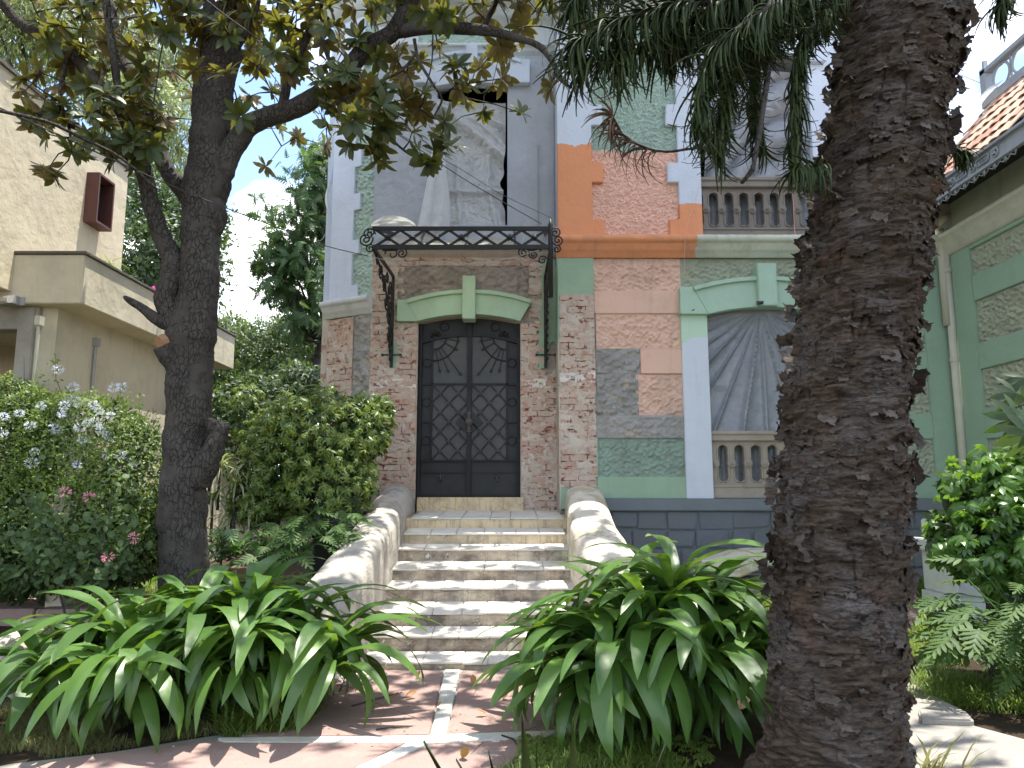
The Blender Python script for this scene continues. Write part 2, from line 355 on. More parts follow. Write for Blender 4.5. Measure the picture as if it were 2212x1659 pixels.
def mk_bark1():
    m=NT('magnolia_bark'); c=m.mix(m.noise(5,6,.7),(.035,.03,.026),(.11,.098,.085)); 
    vv=m.n('ShaderNodeTexNoise'); vv.inputs['Scale'].default_value=9; vv.inputs['Detail'].default_value=4; m.l(m.pos,vv.inputs['Vector']); ad=m.n('ShaderNodeVectorMath',operation='MULTIPLY_ADD'); m.l(vv.outputs['Color'],ad.inputs[0]); ad.inputs[1].default_value=(.10,.10,.10); m.l(m.pos,ad.inputs[2])
    v=m.vor(26,vec=ad.outputs[0],sc=(1,1,.45)); k=m.math('MAXIMUM',m.rmp(v,0,.10),m.rmp(m.noise(4,3,.6),.5,.62)); c=m.mix(m.rmp(k,0,1,.35,1),(.03,.026,.022),c); k=m.math('ADD',k,m.noise(18,5,.7))
    c=m.mix(m.rmp(m.noise(1.3,4,.6),.54,.7,0,.6),c,(.14,.135,.115)); m.bump(k,.013); m.bump(m.noise(40,6,.7),.012); return m.fin(m.pr(c,.9,spec=.2))
M['bark']=mk_bark1()
def mk_bark2(nm='flaking_bark',fl=0):
    m=NT(nm); a=m.noise(9,7,.7,sc=(1,1,4.5),dist=.5); c=m.mix(m.rmp(a,.3,.7),(.020,.014,.010),(.155,.115,.085))
    c=m.mix(m.rmp(m.noise(2.5,5,.6),.48,.62,0,.7),c,m.mix(m.rmp(m.noise(30,4,.7,sc=(1,1,5)),.4,.6),(.055,.05,.047),(.20,.18,.165)))
    c=m.mix(m.rmp(m.noise(3.3,5,.6),.6,.7,0,.55),c,(.16,.085,.05)); 
    if fl: c=m.mix(m.rmp(m.rnd(),.55,1,0,.75),c,(.20,.175,.15)); c=m.mix(m.rmp(m.rnd(),.0,.3,.6,0),c,(.03,.02,.014))
    m.bump(m.noise(14,8,.75,sc=(1,1,5),dist=.6),.02); m.bump(m.noise(60,5,.7,sc=(1,1,3)),.006)
    return m.fin(m.pr(c,.95,spec=.12))
M['bark2']=mk_bark2()
M['flake']=mk_bark2('flake_bark',1)
M['cutwood']=plaster('cut_wood',(.36,.20,.10),.3,30,.01,.5)
def mk_film(name,al,col,rough=.3,tr=.3,av=.14,bs_=1.6,cr=0):
    m=NT(name)
    if cr: m.bump(m.math('ABSOLUTE',m.math('SUBTRACT',m.noise(4,3,.5,dist=1.5),.5)),-cr); m.bump(m.math('ABSOLUTE',m.math('SUBTRACT',m.noise(13,3,.5,dist=.8),.5)),-cr*.35)
    m.bump(m.noise(3,6,.6,dist=1.2),.05*bs_); m.bump(m.noise(14,6,.6,dist=1.2),.014*bs_)
    p=m.pr(col,rough,spec=.8); tl=m.n('ShaderNodeBsdfTranslucent'); m.put(tl.inputs[0],col); t=m.n('ShaderNodeBsdfTransparent')
    x=m.n('ShaderNodeMixShader'); x.inputs[0].default_value=tr; m.l(p.outputs[0],x.inputs[1]); m.l(tl.outputs[0],x.inputs[2])
    y=m.n('ShaderNodeMixShader'); k=m.rmp(m.noise(7,5,.7,dist=1.0),.38,.62,al-av,al+av); m.l(k,y.inputs[0]); m.l(t.outputs[0],y.inputs[1]); m.l(x.outputs[0],y.inputs[2]); return m.fin(y)
M['film']=mk_film('milky_plastic_film',.92,(.88,.89,.90),.22,.35,.05,.25,.11)
M['clear']=mk_film('clear_plastic_film',.56,(.66,.69,.74),.22,.3,.05,.3)
M['flap']=mk_film('white_plastic_flap',.97,(.85,.86,.87),.35,.5,.02)
M['sheet']=mk_film('stained_canopy_sheet',.96,(.86,.86,.80),.4,.75,.05)
M['pipe']=plaster('cream_drainpipe',(.50,.48,.38),.05,20,.001,.25)
M['zinc']=plaster('zinc_fascia',(.34,.37,.40),.12,30,.002,.3,rough=.5)
M['zincd']=plaster('zinc_ornament',(.28,.31,.34),.15,30,.002,.4,rough=.5)
M['steel']=mk_door('brown_steel',(.085,.035,.028),(.13,.055,.045),.6,.3)
M['glass']=(lambda m:m.fin(m.pr((.03,.035,.04),.08,spec=.8)))(NT('window_glass'))
M['lamp']=plaster('grey_lamp_metal',(.35,.35,.34),.1,20,.001,.2)
M['lampg']=(lambda m:m.fin(m.pr((.55,.45,.32),.25)))(NT('lamp_lens'))
M['cable']=(lambda m:m.fin(m.pr((.04,.04,.042),.6)))(NT('black_cable'))
M['wire']=(lambda m:m.fin(m.pr((.35,.35,.33),.5)))(NT('grey_wire'))
M['cordr']=(lambda m:m.fin(m.pr((.70,.32,.24),.7)))(NT('pink_string'))
M['bluep']=plaster('blue_paint',(.03,.12,.62),.1,10,.004,.1)
M['redp']=plaster('red_pink_paint',(.50,.20,.18),.15,10,.004,.2)
M['blackpot']=(lambda m:m.fin(m.pr((.02,.02,.022),.6)))(NT('black_planter'))
M['clay']=plaster('clay_pot',(.20,.11,.07),.2,20,.003,.4)
M['tape']=(lambda m:m.fin(m.pr((.015,.015,.016),.5)))(NT('black_tape'))
def mk_rt():
    m=NT('clay_roof_tile'); c=m.mix(m.rnd(),(.40,.20,.14),(.52,.38,.29)); c=dirty(m,c,.3); m.bump(m.noise(30,4),.003); return m.fin(m.pr(c,.85,spec=.2))
M['rooftile']=mk_rt()
# ---------------------------------------------------------------- foliage tools
def leaf_t(n=5,m=2,w=.4,peak=.5,bend=.3,fold=.15,wave=0,base=.12,tipw=.03):
    v=[];uv=[]
    ang=0;y=0;z=0
    for i in range(n+1):
        s=i/n
        if s<peak: wd=base+(1-base)*math.sin(s/peak*math.pi/2)
        else: wd=max(tipw,math.cos((s-peak)/(1-peak)*math.pi/2)**.75)
        for j in range(m+1):
            t=j/m-.5
            v.append((t*wd*w, y, z+abs(t)*2*fold*wd*w*.5+ (wave*math.sin(s*15+(2 if t>0 else 0))*abs(t)*w if wave else 0))); uv.append((j/m,s))
        ang=bend*(s+.5/n)*1.0; y+=math.cos(ang)/n; z-=math.sin(ang)/n
    f=[(i*(m+1)+j,i*(m+1)+j+1,(i+1)*(m+1)+j+1,(i+1)*(m+1)+j) for i in range(n) for j in range(m)]
    return np.array(v),np.array(f),np.array(uv)
def frames(d,up):
    d=d/np.linalg.norm(d,axis=1,keepdims=True); x=np.cross(d,up); l=np.linalg.norm(x,axis=1,keepdims=True); l[l<1e-6]=1; x=x/l; z=np.cross(x,d)
    return np.stack([x,d,z],axis=2)        # columns x,y,z
def scatter(name,T,mats,pos,size,mat,parent=None,smooth=True,center=True):
    v,f,uv=T; n=len(pos); size=np.asarray(size).reshape(n,1,-1) if np.ndim(size)>1 else np.asarray(size).reshape(n,1,1)
    V=np.einsum('nij,nkj->nki',mats,v[None]*size)+pos[:,None,:]
    Fc=(f[None]+(np.arange(n)*len(v))[:,None,None]).reshape(-1,f.shape[1]); U=np.tile(uv,(n,1))
    return npobj(name,V.reshape(-1,3),Fc,mat,parent,U,smooth,center)
def rdir(n):
    d=R.normal(size=(n,3)); return d/np.linalg.norm(d,axis=1,keepdims=True)
def blobs(E,n,thick=.3,lump=.25,freq=2.5,seed=0,gap=-.45):
    """points near the lumpy surfaces of ellipsoids (cx,cy,cz,rx,ry,rz); returns pos, outward normal"""
    E=np.array(E,dtype=float); wt=(E[:,3]*E[:,4]*E[:,5])**(2/3); wt/=wt.sum(); P_=[];N_=[];c=0
    while c<n:
        k=R.choice(len(E),n*2,p=wt); d=rdir(n*2); e=E[k]
        r=(1+lump*fbm(d*freq+e[:,:3]*.7,3,seed))*(1-np.abs(R.normal(size=n*2))*thick)
        p=e[:,:3]+d*e[:,3:]*r[:,None]; g=fbm(p*3.1,2,seed+5)
        ok=(g>gap)&(r>.1); P_.append(p[ok]);N_.append(d[ok]); c+=ok.sum()
    return np.concatenate(P_)[:n],np.concatenate(N_)[:n]
def foliage(name,E,n,size,T,mat,parent,thick=.3,lump=.25,freq=2.5,seed=0,gap=-.45,droop=.3,clip=None,kind='stuff'):
    p,nn_=blobs(E,n,thick,lump,freq,seed,gap)
    if clip is not None:
        ok=clip(p); p=p[ok];nn_=nn_[ok]
    d=nn_*.5+rdir(len(p))*.8; d[:,2]-=droop; up=nn_+rdir(len(p))*.6+np.array([0,0,.5])
    o=scatter(name,T,frames(d,up),p,size*(.65+.7*R.rand(len(p))),mat,parent)
    if kind:o['kind']=kind
    return o
def tree_at(name,label,group,base,E,n,size,T,mat,trunk,limbs,**k):
    t=thing(name,label,'tree',base,group); b=Vector(base)
    m=MB(); top=trunk[-1]; pts=[b]+[Vector(q[:3]) for q in trunk]; m.tube(pts,[trunk[0][3]*1.3]+[q[3] for q in trunk],8); m.obj('trunk',M['bark'],t,smooth=True,fix=False)
    if limbs:
        m=MB()
        for e in E:
            c=Vector(e[:3]); s=pts[-1]; mid=(s+c)/2+Vector((R.normal()*.2,R.normal()*.2,-.3)); m.tube([s,mid,c,c+Vector((0,0,e[5]*.6))],[top[3]*.7,top[3]*.45,top[3]*.2,.02],6)
            for q in range(3):
                d=Vector(rdir(1)[0]); d.z=abs(d.z); m.tube([mid,(mid+c)/2+d*.3*e[3],c+Vector((d.x*e[3],d.y*e[4],d.z*e[5]))*.8],[top[3]*.3,top[3]*.2,.015],5)
        m.obj('limb',M['bark'],t,smooth=True,fix=False)
    foliage('crown',E,n,size,T,mat,t,**k); return t
LT=leaf_t(3,2,.42,.45,.6,.2); LT1=leaf_t(2,1,.45,.5,.4,0); LTn=leaf_t(3,1,.22,.45,.5,0); LTm=leaf_t(6,2,.38,.56,.45,.22); LTr=leaf_t(4,2,.95,.5,.3,.15,base=.5)
BL=leaf_t(3,1,.05,.2,.9,0,base=.8)
exec_order=[]
# ================================================================ ground
def gridmesh(name,xs,ys,zf,mat,parent=None):
    X,Y=np.meshgrid(xs,ys); v=np.stack([X.ravel(),Y.ravel(),np.array([zf(a,b) for a,b in zip(X.ravel(),Y.ravel())])],1)
    n=len(xs); f=[(j*n+i,j*n+i+1,(j+1)*n+i+1,(j+1)*n+i) for j in range(len(ys)-1) for i in range(n-1)]
    return npobj(name,v,f,mat,parent,smooth=True)
xs=sorted(set([-400,-200,-100,-50,-25]+list(np.arange(-16,16.01,.4).round(2))+[25,50,100,200,400])); ys=sorted(set([-60,-20,-6]+list(np.arange(-2,22,.4).round(2))+[30,50,100,200,400,700]))
tag(gridmesh('ground',xs,ys,lambda x,y:gh(x,y)+.012*math.sin(x*7)*math.cos(y*5),M['soil']),kind='structure')
# paved court in front of the stairs
court=thing('path',None,None,(0,6,0)); court['kind']='structure'
def g2(l): return [(G(a,b).x,G(a,b).y) for a,b in l]
base=g2([(640,1440),(1330,1440),(1310,1590),(1150,1612),(1085,1665),(1000,1800),(0,1950),(-200,1700),(20,1655),(250,1628),(480,1590),(600,1540)])
MB().slab(base,-.05,.012).obj('screed',M['greypath'],court)
for poly in ([(700,1452),(958,1456),(927,1597),(600,1601),(520,1598),(640,1530)],[(997,1456),(1260,1456),(1300,1583),(966,1598)],
             [(470,1612),(878,1614),(770,1668),(640,1760),(-150,1900),(-100,1690),(250,1635)],[(925,1618),(1240,1600),(1150,1618),(1085,1672),(1000,1790),(740,1810),(810,1672)]):
    MB().slab(g2(poly),.0,.030).obj('paving_slab',M['pink'],court,bevel=.006)
MB().slab(g2([(961,1455),(994,1455),(963,1601),(930,1601)]),.0,.036).obj('strip',M['strip'],court,bevel=.004)
MB().slab(g2([(470,1604),(905,1599),(1300,1584),(1300,1595),(930,1616),(480,1614)]),.0,.033).obj('strip',M['strip'],court,bevel=.004)
MB().slab(g2([(880,1616),(922,1618),(805,1675),(700,1800),(620,1800),(770,1668)]),.0,.034).obj('strip',M['strip'],court,bevel=.004)
# side paths
pr=thing('pavement',None,None,(4,5,0)); pr['kind']='structure'
MB().slab(g2([(1930,1470),(1975,1492),(2040,1530),(2092,1556),(2105,1572),(2098,1584),(2300,1640),(2500,1750),(1900,1900),(1700,1700),(1800,1560)]),-.04,.06).obj('paving_slab',M['greypath'],pr,bevel=.012)
MB().slab(g2([(1985,1560),(2098,1574),(2104,1588),(1990,1584)]),.05,.10).obj('kerb_stone',M['greypath'],pr,bevel=.012)
sp_=thing('garden_path',None,None,(-6,9,.1)); sp_['kind']='structure'
for k in range(5):
    x0=-9.2+k*1.25; z=max(gh(x,9.6) for x in (x0,x0+1.2))
    MB().slab([(x0,8.75),(x0+1.2,8.8),(x0+1.22,9.65),(x0+.02,9.7)],z-.2,z+.03).obj('paving_slab',M['pink'],sp_,bevel=.012)
# ================================================================ staircase
st=thing('entrance_staircase','worn cream steps with tiled treads between two sloping rendered parapets','staircase',(-.3,8.6,0))
ny=[1517,1562,1607.6,1665,1722,1794,1863,1939.4]; by=[1546.5,1592.7,1642.9,1699.8,1761,1833.6,1907,1972]
xl=[1203,1182,1161.5,1139,1117,1096,1070,1040]; xr=[1650.5,1656,1668,1678,1688,1699,1712,1725]
Q=1/1.3562; DL=9.9; TD=.368
steps=[]
for k in range(8):
    D=DL-TD*k; zt=P(1106,ny[k]*Q,D).z; zb=P(1106,by[k]*Q,D).z
    Db=11.2 if k==0 else D+TD; zk=P(1106,(1494 if k==0 else by[k-1])*Q,Db).z
    x0=P(xl[k]*Q,ny[k]*Q,D).x; x1=P(xr[k]*Q,ny[k]*Q,D).x; xb0=x0+.02; 
    N=26; v=[];f=[]   # irregular, worn front edge
    for i in range(N+1):
        x=x0-.06+(x1-x0+.12)*i/N; e=.006*math.sin(i*1.7+k)+.007*R.normal(); ch=max(0,R.normal()-1.2)*.010
        v+=[(x,D+.0+e*.4,zb-.1),(x,D+e*.5,zt-.035),(x,D+.008+ch,zt-.018-ch*.6),(x,D+.03+ch,zt-.012-ch*.3),(x,Db+.05,zk-.012),(x,Db+.05,zb-.1)]
    for i in range(N):
        for j in range(5): f.append((i*6+j,i*6+j+1,(i+1)*6+j+1,(i+1)*6+j))
    sobj=npobj('step',v,f,M['riser'],st); nt_=6 if k<4 else 7
    L=x1-x0
    cuts=[0]+sorted([ (i+.1*R.normal())/nt_ for i in range(1,nt_)])+[1]
    for i in range(nt_):
        a=x0+L*cuts[i]+.003;b=x0+L*cuts[i+1]-.003; m=MB(); j=R.normal()*.0015; th=.012
        ya=D-.012+.004*R.normal(); 
        q=lambda y:zt+(zk-zt)*(y-D)/(Db-D)+j
        m.add([(a,ya,q(ya)-.022),(b,ya,q(ya)-.022),(b,Db-.002,q(Db)-th),(a,Db-.002,q(Db)-th),(a,ya,q(ya)),(b,ya,q(ya)),(b,Db-.002,q(Db)),(a,Db-.002,q(Db))],[(0,3,2,1),(4,5,6,7),(0,1,5,4),(1,2,6,5),(2,3,7,6),(3,0,4,7)])
        m.obj('tile',M['tile'],sobj,bevel=.005)
    steps.append((D,zt,x0,x1))
ZL=steps[0][1]
zth=P(1106,1457*Q,11.16).z
MB().box(P(901,1075,11.14).x,P(1131,1075,11.14).x,11.10,11.4,ZL-.1,zth).obj('threshold',M['riser'],st,bevel=.008)
def parapet(name,stn,mat,side):
    prof=[(0,-1.6),(0,-.16),(.03,-.06),(.16,-.012),(.27,.0),(.42,-.02),(.52,-.10),(.56,-.2),(.56,-1.8)]
    v=[];n=len(prof);ns=44
    ds=[s[0] for s in stn]
    for i in range(ns+1):
        D=stn[0][0]+(stn[-1][0]-stn[0][0])*i/ns; x=np.interp(-D,[-d for d in ds],[s[1] for s in stn]); z=np.interp(-D,[-d for d in ds],[s[2] for s in stn]); wd=np.interp(-D,[-d for d in ds],[s[3] for s in stn])
        for a,b in prof:
            v.append((x+side*a*wd/.56,D,z+b))
    v=np.array(v); fb=fbm(v*5,4,3)*.012; v[:,0]+=fb; v[:,2]+=np.where(v[:,2]>0,fbm(v*4+9,4,4)*.012,0); v[:,2]=np.maximum(v[:,2],-.1)
    f=[(i*n+j,i*n+j+1,(i+1)*n+j+1,(i+1)*n+j) for i in range(ns) for j in range(n-1)]
    o=npobj(name,v,f,mat,st,smooth=True); 
    
    for e in (v[-n:],v[:n]): MB().add(e,[tuple(range(n))]).obj('end_cap',mat,o,fix=False)
    md=o.modifiers.new('s','SUBSURF'); md.levels=1; md.render_levels=1
    return o
parapet('parapet',[(10.95,-1.43,1.77,.50),(10.4,-1.40,1.72,.50),(8.95,-1.37,1.40,.52),(7.57,-1.42,1.02,.54),(7.0,-1.50,.82,.55),(6.6,-1.62,.55,.58)],M['parL'],-1)['label']='grey weathered parapet'
parapet('parapet',[(10.95,.76,1.78,.58),(10.4,.73,1.76,.58),(8.95,.665,1.40,.60),(8.1,.70,1.18,.62),(7.2,.82,.90,.62),(6.6,.98,.55,.62)],M['parR'],1)['label']='cream parapet with flaking paint'
# ================================================================ house
H=thing('house','old two storey house with brick porch bay and patchy blue, orange and mint paint','house',(0,11.5,.3))
rX=lambda px,py:P(px,py,DR).x; rZ=lambda py:P(1106,py,DR).z
wX=lambda px,py:P(px,py,DW).x; wZ=lambda py:P(1106,py,DW).z
ZT=11.0
def arc(xc,hw,ze,zc,n=14,x0=None,x1=None):   # segmental arch points, left to right
    s=zc-ze; r=(hw*hw+s*s)/(2*s); cz=zc-r; xa=-hw if x0 is None else x0-xc; xb=hw if x1 is None else x1-xc
    return [(xc+t,cz+math.sqrt(max(0,r*r-t*t))) for t in np.linspace(xa,xb,n)]
def rough(name,x0,x1,z0,z1,y,mat,parent=H,amp=.02,res=.012,fr=(22,9),seed=0,edge=True,gouge=0,map_=None):
    nx=max(3,int((x1-x0)/res));nz=max(3,int((z1-z0)/res)); X,Z=np.meshgrid(np.linspace(x0,x1,nx),np.linspace(z0,z1,nz))
    p=np.stack([X.ravel(),np.zeros(X.size),Z.ravel()],1)
    h=fbm(p*fr[0]*1.25,3,seed)*.7+fbm(p*fr[1]*1.25,3,seed+3)*.5; h=np.where(h<0,h*.6,np.abs(h))
    if gouge:
        g=np.abs(fbm(p*2.2,2,seed+9)); h=h-gouge*np.exp(-(g/.018)**2)
    if edge:
        e=np.minimum.reduce([p[:,0]-x0,x1-p[:,0],p[:,2]-z0,z1-p[:,2]]); h=h*np.clip(e/.03,0,1)
    v=p.copy(); v[:,1]=y-h*amp
    if map_ is not None: v=map_(v)
    f=[(j*nx+i,j*nx+i+1,(j+1)*nx+i+1,(j+1)*nx+i) for j in range(nz-1) for i in range(nx-1)]
    return npobj(name,v,f,mat,parent,smooth=False)
def plate(name,x0,x1,z0,z1,mat,y=DR,d=.05,parent=H,bevel=.008):
    return MB().box(x0,x1,y,y+d,z0,z1).obj(name,mat,parent,bevel=bevel)
XC=rX(1208,830)                          # corner of the right-hand wall
# --- openings
kx=rX(1648,640); lw0=rX(1527,700); lw1=2*kx-lw0; lz0=rZ(1075); lze=rZ(677); lzc=rZ(664)
uw0=rX(1514,400); uw1=2*kx-uw0; uz0=rZ(512); uze=rZ(140); uzc=rZ(112)
WR=6.4; zpl=rZ(1077); zsc0=rZ(556); zsc1=rZ(515)
m=MB(); Y0,Y1=DR+.085,DR+.5
m.box(XC,lw0,Y0,Y1,0,zsc1); m.box(lw1,WR,Y0,Y1,0,zsc1); m.box(lw0,lw1,Y0,Y1,0,lz0)
m.prism([(lw0,lze)]+arc(kx,(lw1-lw0)/2,lze,lzc)[1:-1]+[(lw1,lze),(lw1,zsc1),(lw0,zsc1)],Y0,Y1)
m.box(XC,uw0,Y0,Y1,zsc1,ZT); m.box(uw1,5.75,Y0,Y1,zsc1,ZT)
m.prism([(uw0,uze)]+arc(kx,(uw1-uw0)/2,uze,uzc)[1:-1]+[(uw1,uze),(uw1,ZT),(uw0,ZT)],Y0,Y1)
m.obj('front_wall',M['greyblue'],H)
# rooms behind the openings, floor, back wall, roof
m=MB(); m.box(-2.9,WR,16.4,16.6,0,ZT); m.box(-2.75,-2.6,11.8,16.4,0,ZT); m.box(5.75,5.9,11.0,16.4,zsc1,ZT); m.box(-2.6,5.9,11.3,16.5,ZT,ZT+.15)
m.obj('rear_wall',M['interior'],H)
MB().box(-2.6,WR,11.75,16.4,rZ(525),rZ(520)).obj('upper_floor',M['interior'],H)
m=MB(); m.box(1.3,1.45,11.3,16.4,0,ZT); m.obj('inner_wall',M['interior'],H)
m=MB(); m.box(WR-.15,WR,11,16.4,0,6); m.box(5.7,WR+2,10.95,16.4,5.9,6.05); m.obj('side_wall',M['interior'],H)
# --- right wall cladding, ground floor
xa=rX(1211,800); xb=rX(1286,800); xc=rX(1478,800); xd=rX(1492,1000)
plate('corner_green_patch',XC,xb,rZ(640),zsc0,M['green'],DR-.005,.055)
plate('corner_band',XC,xb,rZ(1100),rZ(1052),M['green'],DR-.0,.05)
rough('rough_panel',xc,WR-.9,rZ(640),zsc0,DR+.045,M['khakir'],amp=.035,seed=51,gouge=.8)
rough('rough_panel',xb,xc,rZ(627),zsc0,DR+.04,M['peachr'],amp=.035,seed=1,gouge=.6,fr=(24,10))
plate('smooth_band',xb,xc,rZ(677),rZ(628),M['peach'])
rough('rough_panel',xb+.02,xc-.02,rZ(752),rZ(677),DR+.03,M['peachr'],amp=.035,seed=2,gouge=.6)
plate('smooth_band',rX(1384,780),xc,rZ(807),rZ(753),M['peach'])
rough('bare_stone',xb,rX(1384,780),rZ(808),rZ(752),DR+.03,M['stonegrey'],amp=.05,seed=3,fr=(14,5))
rough('rough_panel',rX(1375,850),xc-.02,rZ(897),rZ(808),DR+.03,M['peachr'],amp=.035,seed=4,gouge=.5)
rough('bare_stone',xb,rX(1380,850),rZ(897),rZ(808),DR+.025,M['stonegrey'],amp=.05,seed=5,fr=(14,5))
rough('bare_stone',xb,xd,rZ(946),rZ(897),DR+.0,M['stonegrey'],amp=.03,seed=6,fr=(14,5))
rough('rough_panel',rX(1292,990),rX(1483,990),rZ(1030),rZ(946),DR+.035,M['greenr'],amp=.035,seed=7,gouge=.8)
MB().box(rX(1286,990),rX(1292,990),DR,DR+.05,rZ(1030),rZ(946)).box(rX(1483,990),lw0-.14,DR,DR+.05,rZ(1030),rZ(946)).obj('panel_border',M['green'],H)
plate('smooth_band',xb,lw0-.02,zpl,rZ(1030),M['green'])
# far right panels beyond the trunk
pr0=rX(2010,860)
plate('corner_stile',pr0,WR,zpl,zsc0,M['wing'],DR-.002,.05)
zz=[(763,813),(893,948),(625,680)]
for a,b in zz: plate('smooth_band',lw1+.35,pr0,rZ(b),rZ(a),M['wing'],DR-.002,.05)
plate('smooth_band',lw1+.35,pr0,zpl,rZ(1028),M['wing'],DR-.002,.05)
for i,(a,b) in enumerate([(556,625),(680,763),(813,893),(948,1028)]): rough('rough_panel',lw1+.36,pr0-.002,rZ(b),rZ(a),DR+.035,M['khakir'],amp=.035,seed=20+i,gouge=.5)
# window surround
jw=lw0-rX(1477,900)
for a,b in ((lw0-jw,lw0),(lw1,lw1+jw)): MB().box(a,b,DR-.03,DR+.06,zpl,rZ(680)).obj('window_jamb',M['jamb'],H,bevel=.008)
def hood(xc,hw,zin_e,zin_c,zo_e,zo_c,kw,kz0,kz1,yo,mat,spw,sides=(1,1),dpt=.10,parent=H,lip=.06):
    a=arc(xc,hw,zin_e,zin_c,16); ho=hw+(zo_e-zin_e)*.55; b=arc(xc,ho,zo_e,zo_c,16)
    MB().prism(a+b[::-1],yo-dpt,yo+.04).obj('arch_hood',mat,parent,bevel=.006)
    b2=arc(xc,ho-.02,zo_e-lip,zo_c-lip,16)
    MB().prism(b2+b[::-1],yo-dpt-.045,yo-dpt+.003).obj('hood_moulding',mat,parent,bevel=.006)
    MB().box(xc-kw,xc+kw,yo-dpt-.11,yo+.06,kz0,kz1).obj('keystone',mat,parent,bevel=.01)
    for s,on in zip((-1,1),sides):
        if on: MB().prism([(xc+s*hw,zin_e),(xc+s*ho,zo_e+.01),(xc+s*(hw+spw),zo_e+.01),(xc+s*(hw+spw),zin_e)],yo-dpt+.004,yo+.07).obj('springer',mat,parent,bevel=.006)
hood(kx,lw1-kx,rZ(682),rZ(667),rZ(625),rZ(603),rX(1668,640)-kx,rZ(668),rZ(578),DR-.02,M['winmint'],jw+.02)
# plinth
MB().box(XC+.3,WR,DR-.10,DR+.1,rZ(1103),zpl).obj('plinth_ledge',M['plinthtop'],H,bevel=.012)
MB().box(XC,WR,DR-.012,DR+.1,-.1,rZ(1103)).obj('plinth',M['plinth'],H)
px0=1.0; zrows=[rZ(1103)-.01,rZ(1145),rZ(1185),rZ(1225),rZ(1262)-.03,.1]
for r in range(5):
    x=px0-R.rand()*.2; z1,z0=zrows[r],zrows[r+1]; jt=.03
    while x<WR-.05:
        wd=.26+.3*R.rand(); x1=min(x+wd,WR); j=lambda s=.03:R.normal()*s
        MB().prism([(x+.012+j(.01),z0+.012+j(.015)),(x1-.012+j(.02),z0+.012+j(.015)),(x1-.012+j(.02),z1-.012+j(.012)),(x+.012+j(.01),z1-.012+j(.012))],DR-.035-.014*R.rand(),DR).obj('stone',M['plinth'],H,bevel=.012)
        x=x1
# --- string course on the right wall
def course(x0,x1,z0,z1,y,mat,name='string_course',prot=.16,parent=H,mapf=None):
    h=z1-z0; pr_=[(0,z0),(-prot*.22,z0+h*.04),(-prot*.28,z0+h*.26),(-prot*.50,z0+h*.29),(-prot*.55,z0+h*.42),(-prot*.82,z0+h*.58),(-prot*.86,z0+h*.66),(-prot*1.15,z0+h*.68),(-prot*1.15,z0+h*.97),(-prot*1.05,z1),(.05,z1+.015)]
    v=[];n=len(pr_);ns=int((x1-x0)/.05)+1
    for i in range(ns+1):
        x=x0+(x1-x0)*i/ns
        for a,b in pr_: v.append((x,y+a+(R.normal()*.002 if a<-.1 else 0),b+(R.normal()*.003 if b>z0+h*.9 else 0)))
    v=np.array(v); 
    if mapf is not None: v=mapf(v)
    f=[(i*n+j,i*n+j+1,(i+1)*n+j+1,(i+1)*n+j) for i in range(ns) for j in range(n-1)]
    o=npobj(name,v,f,mat,parent); 
    m=MB(); m.add(v[:n],[tuple(range(n))]); m.add(v[-n:],[tuple(range(n))]); m.obj('course_end',mat,o,fix=False); return o
course(XC-.02,WR,zsc0-.01,zsc1,DR,M['orangem'])
# --- quoined pilaster, upper floor
qx0=rX(1277,300); qx1=rX(1462,300); qt0=rX(1301,300); qt1=rX(1440,300)
rough('rough_panel',qx0-.02,qx1+.02,zsc1,ZT,DR+.05,M['rough'],amp=.036,res=.0095,seed=8,fr=(44,21))
teethz=[(515,475),(395,353),(272,227),(150,105),(28,-20),(-95,-140)]
def toothed(x0,x1,xt,side,mat,name='quoin_strip'):
    pl=[]; 
    for a,b in teethz:
        za,zb=rZ(a),rZ(b); pl+= [(xt,za),(xt,zb),(x1 if side>0 else x0,zb),None]
    pts=[(x0 if side>0 else x1,zsc1)]
    e=x1 if side>0 else x0
    for i,(a,b) in enumerate(teethz):
        za,zb=rZ(a),rZ(b)
        if i>0: pts.append((e,za))
        pts+=[(xt+.006*R.normal(),za),(xt+.006*R.normal(),zb),(e,zb)]
    pts+=[(e,ZT),(x0 if side>0 else x1,ZT)]
    MB().prism(pts,DR-.03,DR+.06).obj(name,mat,H,bevel=.008)
toothed(XC,qx0,qt0,1,M['quoinL']); toothed(qx1,uw0-.001,qt1,-1,M['quoinR'])
MB().box(uw1,5.75,DR-.03,DR+.06,zsc1,ZT).obj('quoin_strip',M['blue'],H)
hood(kx,uw1-kx,uze-.01,uzc-.01,rZ(95),rZ(62),.13,rZ(112),rZ(40),DR-.03,M['blue'],.25)
course(XC-.02,5.8,rZ(55),rZ(5),DR,M['white'],'cornice',.25)
